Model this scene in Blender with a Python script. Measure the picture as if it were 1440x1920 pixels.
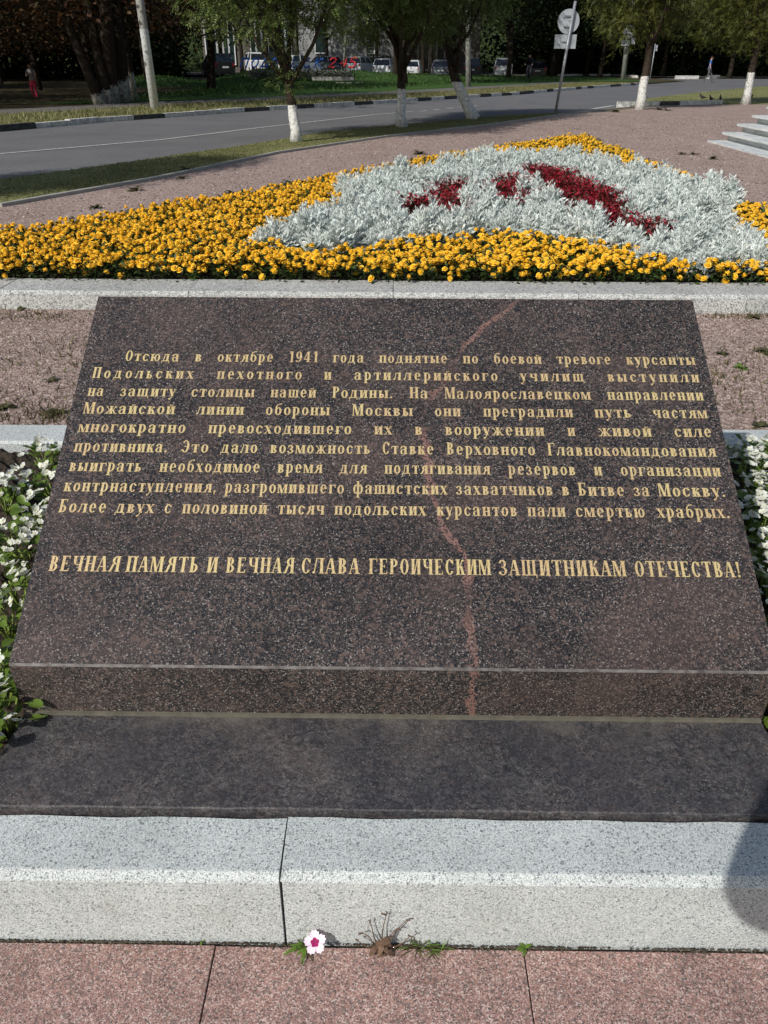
import bpy, math, random
import numpy as np
from mathutils import Vector, Matrix

for o in list(bpy.data.objects):
    bpy.data.objects.remove(o)
scn = bpy.context.scene
C = scn.collection
rad = math.radians

# ------------------------------------------------------------------ camera, light, exposure
CAM_F, CAM_P, CAM_R, CAM_Y, CAM_H = 1480.0, rad(29.8), rad(0.2), rad(-0.6), 1.5
def cam_basis():
    fw = np.array([math.sin(CAM_Y)*math.cos(CAM_P), math.cos(CAM_Y)*math.cos(CAM_P), -math.sin(CAM_P)])
    r = np.array([math.cos(CAM_Y), -math.sin(CAM_Y), 0.0])
    u = np.cross(r, fw)
    return fw, r*math.cos(CAM_R)+u*math.sin(CAM_R), -r*math.sin(CAM_R)+u*math.cos(CAM_R)
FW, RT, UP = cam_basis()
cd = bpy.data.cameras.new('camera')
cd.sensor_fit = 'VERTICAL'; cd.sensor_height = 36.0; cd.lens = CAM_F/1920*36.0
cd.clip_start = 0.02; cd.clip_end = 2000
cam = bpy.data.objects.new('camera', cd); C.objects.link(cam)
M = Matrix(((RT[0], UP[0], -FW[0], 0), (RT[1], UP[1], -FW[1], 0), (RT[2], UP[2], -FW[2], CAM_H), (0, 0, 0, 1)))
cam.matrix_world = M
scn.camera = cam

SUN_EL, SUN_AZ = rad(37.5), rad(40)          # shadows fall forward and to the right
sdir = Vector((math.sin(SUN_AZ)*math.cos(SUN_EL), math.cos(SUN_AZ)*math.cos(SUN_EL), -math.sin(SUN_EL)))
w = bpy.data.worlds.new("World"); scn.world = w; w.use_nodes = True
nt = w.node_tree
sky = nt.nodes.new('ShaderNodeTexSky'); sky.sky_type = 'NISHITA'; sky.sun_disc = False
sky.sun_elevation = SUN_EL; sky.sun_rotation = rad(180+40); sky.air_density = 1.2; sky.dust_density = 1.5
nt.links.new(sky.outputs[0], nt.nodes['Background'].inputs[0])
nt.nodes['Background'].inputs[1].default_value = 0.075
sl = bpy.data.lights.new('sun', 'SUN'); sl.energy = 3.5; sl.angle = rad(0.53); sl.color = (1.0, 0.962, 0.905)
sun = bpy.data.objects.new('sun', sl); C.objects.link(sun)
sun.rotation_euler = sdir.to_track_quat('-Z', 'Y').to_euler(); sun.location = (-20, -20, 30)
scn.view_settings.view_transform = 'Standard'; scn.view_settings.look = 'None'
scn.view_settings.exposure = 0.22; scn.view_settings.gamma = 1.0
scn.view_settings.use_curve_mapping = False

# ------------------------------------------------------------------ helpers
def ray(px, py):
    return FW+RT*(px-720)/CAM_F-UP*(py-960)/CAM_F
def at(px, py, z=0.17):                    # ground point seen at a place of the survey picture
    d = ray(px, py); t = (z-CAM_H)/d[2]
    return Vector((d[0]*t, d[1]*t, z))
def aty(px, py, Y):
    d = ray(px, py); t = Y/d[1]
    return Vector((d[0]*t, Y, CAM_H+d[2]*t))

def tag(o, label=None, cat=None, group=None, kind=None):
    if label: o['label'] = label
    if cat: o['category'] = cat
    if group: o['group'] = group
    if kind: o['kind'] = kind
    return o
def empty(name, loc=(0, 0, 0), rz=0.0):
    o = bpy.data.objects.new(name, None); C.objects.link(o)
    o.location = loc; o.rotation_euler = (0, 0, rz); o.empty_display_size = 0.1
    return o
def link_mesh(name, me, parent=None):
    o = bpy.data.objects.new(name, me); C.objects.link(o)
    if parent is not None: o.parent = parent
    return o
class MB:
    """collects geometry for ONE mesh"""
    def __init__(s): s.V = []; s.F = []; s.I = []; s.n = 0; s.sm = []
    def add(s, V, F, mi=0, smooth=False):
        V = np.asarray(V, float).reshape(-1, 3)
        s.V.append(V)
        for f in F:
            s.F.append([int(i)+s.n for i in f]); s.I.append(mi); s.sm.append(smooth)
        s.n += len(V); return s
    def box(s, x0, x1, y0, y1, z0, z1, mi=0):
        V = [(x, y, z) for x in (x0, x1) for y in (y0, y1) for z in (z0, z1)]
        return s.add(V, [(0, 1, 3, 2), (4, 6, 7, 5), (0, 4, 5, 1), (2, 3, 7, 6), (0, 2, 6, 4), (1, 5, 7, 3)], mi)
    def tube(s, pts, rr, n=8, mi=0, cap=True, smooth=True):
        pts = [Vector(p) for p in pts]; base = []
        if not hasattr(rr, '__len__'): rr = [rr]*len(pts)
        ref = Vector((0.31, 0.95, 0.05))
        for i, p in enumerate(pts):
            d = (pts[min(i+1, len(pts)-1)]-pts[max(i-1, 0)]).normalized()
            a = d.cross(ref if abs(d.dot(ref.normalized())) < .95 else Vector((1, 0, 0))).normalized(); b = d.cross(a)
            for k in range(n):
                t = 2*math.pi*k/n; base.append(p+a*math.cos(t)*rr[i]+b*math.sin(t)*rr[i])
        F = [(i*n+k, i*n+(k+1) % n, (i+1)*n+(k+1) % n, (i+1)*n+k) for i in range(len(pts)-1) for k in range(n)]
        if cap: F += [tuple(range(n))[::-1], tuple((len(pts)-1)*n+k for k in range(n))]
        return s.add([tuple(v) for v in base], F, mi, smooth)
    def prism(s, poly, axis, a, b, mi=0):
        """extrude a 2-D polygon; axis 'x': poly is (y,z); 'y': (x,z); 'z': (x,y)"""
        f = {'x': lambda p, t: (t, p[0], p[1]), 'y': lambda p, t: (p[0], t, p[1]), 'z': lambda p, t: (p[0], p[1], t)}[axis]
        n = len(poly); V = [f(p, a) for p in poly]+[f(p, b) for p in poly]
        F = [tuple(range(n))[::-1], tuple(range(n, 2*n))]+[(i, (i+1) % n, n+(i+1) % n, n+i) for i in range(n)]
        return s.add(V, F, mi)
    def mesh(s, name, mats):
        me = bpy.data.meshes.new(name)
        V = np.concatenate(s.V) if s.V else np.zeros((0, 3))
        me.from_pydata(V.tolist(), [], s.F)
        for m in (mats if isinstance(mats, (list, tuple)) else [mats]): me.materials.append(m)
        me.polygons.foreach_set('material_index', s.I); me.polygons.foreach_set('use_smooth', s.sm)
        me.update()
        return me
    def build(s, name, mats, parent=None, off=(0, 0, 0)):
        me = s.mesh(name, mats)
        if any(off): me.transform(Matrix.Translation(-Vector(off)))
        return link_mesh(name, me, parent)

def np_mesh(name, V, F, mats, mi=None, smooth=False):
    V = np.asarray(V, np.float32); F = np.asarray(F, np.int32); k = F.shape[1]
    me = bpy.data.meshes.new(name)
    me.vertices.add(len(V)); me.vertices.foreach_set('co', V.ravel())
    me.loops.add(F.size); me.loops.foreach_set('vertex_index', F.ravel())
    me.polygons.add(len(F)); me.polygons.foreach_set('loop_start', np.arange(0, F.size, k, dtype=np.int32))
    me.polygons.foreach_set('loop_total', np.full(len(F), k, np.int32))
    for m in (mats if isinstance(mats, (list, tuple)) else [mats]): me.materials.append(m)
    if mi is not None: me.polygons.foreach_set('material_index', np.asarray(mi, np.int32))
    if smooth: me.polygons.foreach_set('use_smooth', np.ones(len(F), bool))
    me.update(calc_edges=True); me.validate()
    return me
def rotm(yaw, pitch, roll):
    cy, sy, cp, sp, cr, sr = np.cos(yaw), np.sin(yaw), np.cos(pitch), np.sin(pitch), np.cos(roll), np.sin(roll)
    n = len(yaw); R = np.zeros((n, 3, 3))
    R[:, 0, 0] = cy*cp; R[:, 0, 1] = cy*sp*sr-sy*cr; R[:, 0, 2] = cy*sp*cr+sy*sr
    R[:, 1, 0] = sy*cp; R[:, 1, 1] = sy*sp*sr+cy*cr; R[:, 1, 2] = sy*sp*cr-cy*sr
    R[:, 2, 0] = -sp; R[:, 2, 1] = cp*sr; R[:, 2, 2] = cp*cr
    return R
def scatter(tv, tf, pos, R, sc):
    tv = np.asarray(tv, float); tf = np.asarray(tf, int)
    V = np.einsum('nij,vj->nvi', R, tv)*np.asarray(sc).reshape(-1, 1, 1)+np.asarray(pos)[:, None, :]
    F = tf[None]+(np.arange(len(pos))*len(tv))[:, None, None]
    return V.reshape(-1, 3), F.reshape(-1, tf.shape[1])
def inpoly(x, y, poly):
    c = False; n = len(poly)
    for i in range(n):
        x1, y1 = poly[i][0], poly[i][1]; x2, y2 = poly[(i+1) % n][0], poly[(i+1) % n][1]
        if (y1 > y) != (y2 > y) and x < (x2-x1)*(y-y1)/(y2-y1)+x1: c = not c
    return c
def frame_px(x, y, z):
    q = np.array([x, y, z-CAM_H]); k = q@FW
    return 720+CAM_F*(q@RT)/k, 960-CAM_F*(q@UP)/k

# ------------------------------------------------------------------ materials
def srgb(r, g, b):
    f = lambda c: (c/255/12.92) if c/255 <= .04045 else ((c/255+.055)/1.055)**2.4
    return (f(r), f(g), f(b), 1)
class NT:
    def __init__(s, name, rough=.8, spec=.3, metal=0.0):
        s.m = bpy.data.materials.new(name); s.m.use_nodes = True; s.t = s.m.node_tree
        s.b = s.t.nodes['Principled BSDF']; s.b.inputs['Roughness'].default_value = rough
        s.b.inputs['Specular IOR Level'].default_value = spec; s.b.inputs['Metallic'].default_value = metal
    def n(s, typ, **kw):
        nd = s.t.nodes.new(typ)
        for k, v in kw.items(): setattr(nd, k, v)
        return nd
    def l(s, a, b): s.t.links.new(a, b)
    def coord(s, rnd=True):
        tc = s.n('ShaderNodeTexCoord')
        if not rnd: return tc.outputs['Object']
        oi = s.n('ShaderNodeObjectInfo'); mu = s.n('ShaderNodeMath', operation='MULTIPLY'); mu.inputs[1].default_value = 17.0
        s.l(oi.outputs['Random'], mu.inputs[0])
        a = s.n('ShaderNodeVectorMath', operation='ADD'); s.l(tc.outputs['Object'], a.inputs[0]); s.l(mu.outputs[0], a.inputs[1])
        return a.outputs[0]
    def noise(s, co, scale, detail=3, rough=.55, dist=0):
        nd = s.n('ShaderNodeTexNoise'); nd.inputs['Scale'].default_value = scale; nd.inputs['Detail'].default_value = detail
        nd.inputs['Roughness'].default_value = rough; nd.inputs['Distortion'].default_value = dist
        s.l(co, nd.inputs['Vector']); return nd.outputs['Fac']
    def voro(s, co, scale, out='Color', feature='F1'):
        nd = s.n('ShaderNodeTexVoronoi'); nd.feature = feature; nd.inputs['Scale'].default_value = scale
        s.l(co, nd.inputs['Vector'])
        if out == 'Color':
            sp = s.n('ShaderNodeSeparateColor'); s.l(nd.outputs['Color'], sp.inputs[0]); return sp.outputs[0]
        return nd.outputs[out]
    def ramp(s, fac, stops, interp='LINEAR'):
        nd = s.n('ShaderNodeValToRGB'); cr = nd.color_ramp; cr.interpolation = interp
        while len(cr.elements) > 1: cr.elements.remove(cr.elements[0])
        cr.elements[0].position = stops[0][0]; cr.elements[0].color = stops[0][1]
        for p, c in stops[1:]:
            e = cr.elements.new(p); e.color = c
        s.l(fac, nd.inputs[0]); return nd.outputs[0]
    def mix(s, fac, a, b, blend='MIX'):
        nd = s.n('ShaderNodeMix', data_type='RGBA', blend_type=blend)
        for v, i in ((fac, 0), (a, 6), (b, 7)):
            if isinstance(v, (int, float)): nd.inputs[i].default_value = v
            elif isinstance(v, tuple): nd.inputs[i].default_value = v
            else: s.l(v, nd.inputs[i])
        return nd.outputs[2]
    def math(s, op, a, b=0.0, c=None):
        nd = s.n('ShaderNodeMath', operation=op)
        for i, v in enumerate((a, b) if c is None else (a, b, c)):
            if isinstance(v, (int, float)): nd.inputs[i].default_value = v
            else: s.l(v, nd.inputs[i])
        return nd.outputs[0]
    def col(s, c):
        if isinstance(c, tuple): s.b.inputs['Base Color'].default_value = c
        else: s.l(c, s.b.inputs['Base Color'])
    def bump(s, h, dist=.002, strength=.6):
        nd = s.n('ShaderNodeBump'); nd.inputs['Distance'].default_value = dist; nd.inputs['Strength'].default_value = strength
        s.l(h, nd.inputs['Height']); s.l(nd.outputs[0], s.b.inputs['Normal'])
g = lambda v, a=1: (v, v, v, a)
BW = [(0.0, g(0)), (1.0, g(1))]

def mat_granite(name, stops, scale, big=None, rough=.6, spec=.4, bump=.0006, mott=.25, mscale=6, stain=None):
    t = NT(name, rough, spec); co = t.coord()
    nz = t.noise(co, scale*1.3, 2)
    wob = t.n('ShaderNodeVectorMath', operation='ADD')
    nn = t.n('ShaderNodeTexNoise'); nn.inputs['Scale'].default_value = scale*.8; t.l(co, nn.inputs['Vector'])
    sc_ = t.n('ShaderNodeVectorMath', operation='SCALE'); sc_.inputs['Scale'].default_value = 1.2/scale; t.l(nn.outputs['Color'], sc_.inputs[0])
    t.l(co, wob.inputs[0]); t.l(sc_.outputs[0], wob.inputs[1])
    v = t.voro(wob.outputs[0], scale)
    c = t.ramp(v, stops, 'CONSTANT')
    if big:
        v2 = t.voro(wob.outputs[0], scale*.38)
        m = t.math('GREATER_THAN', v2, big[0]); c = t.mix(t.math('MULTIPLY', m, big[2]), c, big[1])
    mo = t.ramp(t.noise(co, mscale, 5, .65), [(.3, g(1-mott)), (.7, g(1+mott*.3))])
    c = t.mix(1.0, c, mo, 'MULTIPLY')
    if stain:
        ms = t.ramp(t.noise(co, stain[0], 6, .7), [(stain[1], g(0)), (stain[1]+.12, g(1))])
        c = t.mix(t.math('MULTIPLY', ms, stain[3]), c, stain[2])
    t.col(c); t.bump(t.math('ADD', nz, t.math('MULTIPLY', v, .4)), bump, .7)
    return t

KERB = mat_granite('light_granite', [(0, g(.07)), (.05, srgb(128, 134, 136)), (.2, srgb(186, 192, 192)), (.48, srgb(208, 213, 210)), (.8, srgb(226, 230, 226))], 760,
                   big=(.955, srgb(92, 98, 102), .75), rough=.65, bump=.0008, mott=.14, mscale=5, stain=(3.1, .63, srgb(160, 150, 125), .35)).m
KERBF = mat_granite('far_light_granite', [(0, g(.18)), (.08, srgb(150, 152, 150)), (.4, srgb(186, 187, 182)), (.7, srgb(206, 206, 200))], 180,
                    big=(.95, srgb(110, 110, 108), .6), rough=.7, bump=.001, mott=.2, mscale=2.2).m
KERBTOP = mat_granite('worn_grey_kerb_top', [(0, srgb(130, 130, 126)), (.4, srgb(158, 157, 152)), (.7, srgb(172, 170, 164))], 150, rough=.8, bump=.001, mott=.3, mscale=3).m
TILE = mat_granite('red_granite_paving', [(0, srgb(92, 84, 82)), (.13, srgb(140, 108, 100)), (.35, srgb(164, 128, 118)), (.62, srgb(178, 146, 136)), (.84, srgb(204, 184, 176))], 430,
                   big=(.9, srgb(116, 104, 100), .6), rough=.75, bump=.0012, mott=.3, mscale=7, stain=(11, .6, srgb(110, 95, 88), .35)).m
def mat_slab(name, vein, rough, tint=(1, 1, 1, 1), dusty=False):
    t = mat_granite(name, [(0, srgb(27, 28, 31)), (.24, srgb(47, 45, 46)), (.52, srgb(66, 61, 58)), (.76, srgb(85, 77, 72)), (.9, srgb(118, 109, 104)), (.965, srgb(150, 144, 140))], 420,
                    big=(.85, srgb(106, 88, 80), .55), rough=rough, spec=.5, bump=.0002, mott=.32, mscale=4)
    base = t.b.inputs['Base Color'].links[0].from_socket
    co = t.coord(False); xyz = t.n('ShaderNodeSeparateXYZ'); t.l(co, xyz.inputs[0])
    c = base
    patch = t.ramp(t.noise(co, 3.4, 5, .7), [(.46, g(0)), (.66, g(1))])
    c = t.mix(t.math('MULTIPLY', patch, .22), c, srgb(112, 93, 86))
    if vein:                                                     # the pink vein crossing the stone
        fc = t.n('ShaderNodeFloatCurve'); cv = fc.mapping.curves[0]
        pts = vein
        while len(cv.points) > 2: cv.points.remove(cv.points[1])
        cv.points[0].location = pts[0]; cv.points[1].location = pts[-1]
        for p in pts[1:-1]: cv.points.new(*p)
        fc.mapping.update()
        t.l(xyz.outputs[1], fc.inputs['Value'])
        wob = t.math('MULTIPLY_ADD', t.noise(co, 26, 4), .05, -.025)
        dx = t.math('ABSOLUTE', t.math('SUBTRACT', t.math('ADD', xyz.outputs[0], wob), t.math('SUBTRACT', fc.outputs[0], .5)))
        wdt = t.math('MULTIPLY_ADD', t.noise(co, 14, 5), .036, -.0095)
        mask = t.math('LESS_THAN', dx, wdt)
        sp = t.ramp(t.voro(co, 330), [(0, g(.0)), (.34, g(.75)), (.66, g(1))], 'CONSTANT')
        gap = t.ramp(t.noise(co, 5.0, 2), [(.36, g(.12)), (.5, g(1))])
        c = t.mix(t.math('MULTIPLY', t.math('MULTIPLY', mask, sp), t.math('MULTIPLY', gap, .62)), c, srgb(152, 112, 102))
    if dusty:
        sw = t.noise(co, 34, 5, .75, 2.5)
        c = t.mix(t.ramp(sw, [(.46, g(0)), (.62, g(1))]), c, t.mix(.38, c, srgb(150, 146, 144)))
        c = t.mix(t.ramp(t.noise(co, 5, 5, .7), [(.42, g(.5)), (.6, g(0))]), c, srgb(34, 36, 46))
        d = t.ramp(t.noise(co, 6, 6, .7), [(.46, g(0)), (.66, g(1))])
        edge = t.ramp(xyz.outputs[1], [(.02, g(.10)), (.2, g(.28)), (.262, g(.95))])
        c = t.mix(t.math('MULTIPLY', d, edge), c, srgb(122, 116, 106))
        c = t.mix(.3, c, srgb(44, 46, 54))
        nb = t.noise(co, 60, 6, .7); t.bump(nb, .004, .8)
    t.col(c); return t
def vein_pts(lst, v0, dv):
    return [((v), x+.5) for v, x in lst]

def mat_simple(name, c, rough=.7, spec=.3, metal=0.0, var=.25, scale=8, c2=None, bump=None):
    t = NT(name, rough, spec, metal); co = t.coord()
    n_ = t.noise(co, scale, 4, .6)
    c2 = c2 or tuple(x*(1-var) for x in c[:3])+(1,)
    t.col(t.mix(t.ramp(n_, [(.35, g(0)), (.65, g(1))]), c2, c))
    if bump: t.bump(t.noise(co, scale*6, 4), bump, .6)
    return t.m
def mat_leaf(name, cols, trans=.25, rough=.5, scale=3.0, spec=.3):
    """leaf colour varies from leaf to leaf (random per island) and from clump to clump"""
    t = NT(name, rough, spec); co = t.coord()
    ge = t.n('ShaderNodeNewGeometry')
    c = t.ramp(ge.outputs['Random Per Island'], [(i/(len(cols)-1) if len(cols) > 1 else 0, cc) for i, cc in enumerate(cols)])
    m = t.ramp(t.noise(co, scale, 3), [(.35, g(.72)), (.65, g(1.12))])
    c = t.mix(1.0, c, m, 'MULTIPLY'); t.col(c)
    if trans:
        tr = t.n('ShaderNodeBsdfTranslucent'); t.l(c, tr.inputs[0])
        mx = t.n('ShaderNodeMixShader'); mx.inputs[0].default_value = trans
        t.l(t.b.outputs[0], mx.inputs[1]); t.l(tr.outputs[0], mx.inputs[2])
        t.l(mx.outputs[0], t.t.nodes['Material Output'].inputs['Surface'])
    return t.m
def ground_mat(name, stops, scale, fine, rough=.95, bump=.006, fscale=120, fmix=.4, big=None):
    t = NT(name, rough, .15); co = t.coord(False)
    c = t.ramp(t.noise(co, scale, 6, .65), stops)
    f = t.ramp(t.voro(co, fscale), fine, 'LINEAR')
    c = t.mix(fmix, c, f, 'MULTIPLY' if fmix > .9 else 'MIX')
    if big:
        c = t.mix(t.math('MULTIPLY', t.ramp(t.noise(co, big[0], 4, .6), [(big[1], g(0)), (big[1]+.12, g(1))]), big[3]), c, big[2])
    t.col(c); t.bump(t.noise(co, fscale*.5, 4), bump, .8)
    return t.m

GRAVEL = ground_mat('pink_granite_gravel', [(.3, srgb(124, 108, 100)), (.5, srgb(144, 126, 118)), (.7, srgb(160, 142, 133))], 1.3,
                    [(0, srgb(92, 76, 72)), (.4, srgb(148, 124, 117)), (.8, srgb(180, 160, 151)), (1, srgb(215, 200, 190))], fscale=70, fmix=.6, bump=.012, big=(1.6, .6, srgb(112, 100, 78), .45))
GRAVEL2 = mat_leaf('gravel_stone', [srgb(92, 78, 70), srgb(140, 118, 108), srgb(158, 136, 126), srgb(190, 174, 162), srgb(120, 110, 100)], 0, .85)
SOIL = ground_mat('dark_soil', [(.3, srgb(38, 33, 28)), (.6, srgb(62, 54, 46)), (.75, srgb(84, 74, 64))], 30, [(0, srgb(30, 26, 22)), (1, srgb(92, 82, 72))], fscale=150, fmix=.4, bump=.02)
ASPH = ground_mat('asphalt', [(.3, srgb(88, 89, 92)), (.5, srgb(99, 99, 101)), (.7, srgb(110, 109, 109))], .5, [(0, srgb(60, 60, 62)), (1, srgb(150, 149, 148))], fscale=90, fmix=.25, bump=.004)
GRASSG = ground_mat('grass_ground', [(.3, srgb(92, 96, 58)), (.5, srgb(122, 124, 80)), (.7, srgb(154, 148, 108))], .9, [(0, srgb(50, 56, 28)), (1, srgb(140, 138, 90))], fscale=40, fmix=.35, bump=.02,
                    big=(.5, .6, srgb(120, 100, 74), .5))
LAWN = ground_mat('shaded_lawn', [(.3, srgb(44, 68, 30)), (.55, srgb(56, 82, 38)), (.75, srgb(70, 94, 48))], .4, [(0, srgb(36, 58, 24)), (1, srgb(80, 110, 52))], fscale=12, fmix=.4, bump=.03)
EARTH = ground_mat('leaf_litter_ground', [(.3, srgb(58, 50, 38)), (.5, srgb(66, 64, 40)), (.7, srgb(86, 76, 56))], .35, [(0, srgb(48, 42, 32)), (1, srgb(98, 86, 66))], fscale=10, fmix=.4, bump=.03)
PATHM = ground_mat('path_asphalt', [(.3, srgb(92, 90, 88)), (.7, srgb(112, 108, 104))], .6, [(0, srgb(80, 78, 76)), (1, srgb(130, 126, 122))], fscale=60, fmix=.3)
CONC = mat_simple('concrete', srgb(165, 162, 154), .9, .2, var=.25, scale=5, bump=.003)
WHITEP = mat_simple('white_road_paint', srgb(205, 205, 200), .8, .2, c2=srgb(150, 149, 146), scale=14)
KWHITE = mat_simple('whitewashed_kerb', srgb(222, 221, 216), .85, .2, c2=srgb(164, 162, 158), scale=9, bump=.003)
KBLACK = mat_simple('black_painted_kerb', srgb(52, 53, 56), .8, .2, c2=srgb(84, 82, 80), scale=9, bump=.003)
GOLD = NT('gilded_letter', .42, .5, .25); _c = GOLD.coord(False)
GOLD.col(GOLD.mix(GOLD.ramp(GOLD.noise(_c, 300, 3), [(.4, g(0)), (.65, g(1))]),
                  GOLD.mix(GOLD.ramp(GOLD.noise(_c, 5, 2), [(.4, g(0)), (.6, g(1))]), srgb(186, 154, 112), srgb(196, 174, 118)), srgb(226, 206, 156)))
GOLD = GOLD.m
MORTAR = mat_simple('old_sealant', srgb(108, 104, 92), .9, .2, var=.3, scale=40)
MARB = NT('grey_veined_marble', .5, .4); _c = MARB.coord()
_m = MARB.n('ShaderNodeMapping'); _m.inputs['Scale'].default_value = (5, .8, 4); _m.inputs['Rotation'].default_value = (0, 0, .3); MARB.l(_c, _m.inputs[0])
MARB.col(MARB.ramp(MARB.noise(_m.outputs[0], 2.2, 8, .7, 1.0), [(.35, srgb(160, 166, 170)), (.5, srgb(198, 202, 202)), (.68, srgb(218, 219, 214))])); MARB = MARB.m
BARK = mat_simple('bark', srgb(58, 50, 43), .95, .1, c2=srgb(32, 28, 24), scale=14, bump=.02)
def mat_trunk(name, ztop, bark=srgb(70, 61, 52), worn=False, smooth=False):
    t = NT(name, .95, .1); co = t.coord(False); xyz = t.n('ShaderNodeSeparateXYZ'); t.l(co, xyz.inputs[0])
    n_ = t.noise(co, 16, 5, .7)
    bk = t.ramp(n_, [(.35, tuple(x*.4 for x in bark[:3])+(1,)), (.65, bark)])
    wh = t.ramp(t.noise(co, 22, 5, .7), [(.33, srgb(110, 104, 96)), (.43, srgb(188, 186, 180)), (.6, srgb(222, 222, 218))])
    if smooth: wh = t.ramp(t.noise(co, 9, 6, .7), [(.3, srgb(150, 148, 142)), (.42, srgb(204, 206, 206)), (.7, srgb(226, 228, 228))]); bk = t.ramp(n_, [(.35, tuple(x*.8 for x in bark[:3])+(1,)), (.65, bark)])
    if worn: wh = t.ramp(t.noise(co, 9, 6, .75), [(.36, srgb(86, 80, 72)), (.48, srgb(160, 156, 150)), (.66, srgb(206, 204, 198))])
    m = t.math('LESS_THAN', t.math('ADD', xyz.outputs[2], t.math('MULTIPLY', n_, .5 if worn else .1)), ztop+.04)
    t.col(t.mix(m, bk, wh)); t.bump(n_, .02, .8)
    return t.m
METAL = mat_simple('galvanised_steel', srgb(150, 154, 158), .5, .5, .4, var=.2, scale=12)
SIGNB = mat_simple('grey_sign_back', srgb(168, 174, 178), .6, .4, .2, var=.15, scale=6)
DARKM = mat_simple('dark_metal', srgb(46, 46, 48), .5, .4, var=.2)
RUBBER = mat_simple('rubber', srgb(30, 30, 31), .85, .2)
GLASS = mat_simple('dark_glass', srgb(28, 33, 40), .12, .6, var=.1)

# ================================================================== GROUND
def sheet(name, poly, z, mat, kind='structure'):
    b = MB(); b.add([(p[0], p[1], z) for p in poly], [tuple(range(len(poly)))])
    return tag(b.build(name, mat), kind=kind)
# base terrain to the horizon
b = MB(); b.add([(-600, -300, -.03), (600, -300, -.03), (600, 900, -.03), (-600, 900, -.03)], [(0, 1, 2, 3)])
tag(b.build('ground', EARTH), kind='structure')
# far terrain (leaf litter under the trees) gently undulating; dips on the left, small lawn mound in the middle
def terr(x, y):
    z = 0.15
    z -= 0.62*max(0, min(1, (y-29)/14))*max(0, min(1, (-x-9)/7))
    return z
MOUND = [(-17.0, 62, 3.8, 6.0, .95), (-10.0, 66, 5.0, 7.0, .70), (-4.0, 66, 5.5, 7, .62), (0, 76, 5, 8, .35), (4, 80, 6, 7, .15)]
def mound(x, y):
    z = 0
    for cx, cy, rx, ry, h in MOUND:
        d = ((x-cx)/rx)**2+((y-cy)/ry)**2
        z = max(z, h*math.exp(-d*1.1))
    return z
def grid_sheet(name, xs, ys, fz, mat, inside=None):
    V = []; idx = {}; F = []
    for i, x in enumerate(xs):
        for j, y in enumerate(ys): idx[i, j] = len(V); V.append((x, y, fz(x, y)))
    for i in range(len(xs)-1):
        for j in range(len(ys)-1):
            if inside and not inside((xs[i]+xs[i+1])/2, (ys[j]+ys[j+1])/2): continue
            F.append((idx[i, j], idx[i+1, j], idx[i+1, j+1], idx[i, j+1]))
    b = MB(); b.add(V, F, 0, True); return tag(b.build(name, mat), kind='structure')
kerb_line = [Vector((-40, -30, 0)), Vector((-19.8, 1.0, 0))]+[at(x, y, .05) for x, y in ((0, 250), (190, 232), (460, 212), (700, 197), (960, 180), (1090, 168), (1200, 160))]
def lerp_line(line, y):
    for a, c in zip(line, line[1:]):
        if a.y <= y <= c.y: return a.x+(c.x-a.x)*(y-a.y)/(c.y-a.y)
    return line[-1].x
# side of the far kerb: everything left of it is raised ground
FARX = list(np.arange(-150, -40, 8))+list(np.arange(-40, 20, 1.0))+list(np.arange(20, 34, 2))
def offset_line(line, d):
    out = []
    for i, p in enumerate(line):
        t = (line[min(i+1, len(line)-1)]-line[max(i-1, 0)]).normalized()
        out.append(Vector((p.x-t.y*d, p.y+t.x*d, p.z)))
    return out
def dist_left(line, x, y):
    """signed distance to a polyline, positive to its left"""
    best = 1e9; s = 1
    for a, c in zip(line, line[1:]):
        ax, ay, bx, by = a.x, a.y, c.x, c.y
        t = max(0, min(1, ((x-ax)*(bx-ax)+(y-ay)*(by-ay))/((bx-ax)**2+(by-ay)**2)))
        d = math.hypot(x-ax-t*(bx-ax), y-ay-t*(by-ay))
        if d < best: best = d; s = 1 if (bx-ax)*(y-ay)-(by-ay)*(x-ax) > 0 else -1
    return best*s
def ribbon(name, line, d0, d1, z, mat, fz=None, kind='structure', steps=12):
    pts = []
    for a, c in zip(line, line[1:]):
        for k in range(steps): pts.append(a.lerp(c, k/steps))
    pts.append(line[-1])
    A, B = offset_line(pts, d0), offset_line(pts, d1); V = []; F = []
    for p, q in zip(A, B):
        V += [(p.x, p.y, fz(p.x, p.y) if fz else z), (q.x, q.y, fz(q.x, q.y) if fz else z)]
    for i in range(len(A)-1): F.append((2*i, 2*i+2, 2*i+3, 2*i+1))
    b = MB(); b.add(V, F, 0, True); o = b.build(name, mat); 
    if kind: tag(o, kind=kind)
    return o
xs = [x for x in np.arange(-90, 24, 1.0)]; ys = [y for y in np.arange(-30, 150, 1.0)]
grid_sheet('woodland_floor', xs, ys, lambda x, y: terr(x, y), EARTH, lambda x, y: dist_left(kerb_line, x, y) > 1.2)
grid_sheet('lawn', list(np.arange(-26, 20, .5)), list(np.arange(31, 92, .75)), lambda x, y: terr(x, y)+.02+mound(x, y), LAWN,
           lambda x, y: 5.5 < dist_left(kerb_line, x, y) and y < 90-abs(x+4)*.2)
ribbon('far_verge', kerb_line, .14, 3.4, .17, GRASSG)
ribbon('far_footpath', kerb_line, 3.4, 5.6, .176, PATHM)
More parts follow.
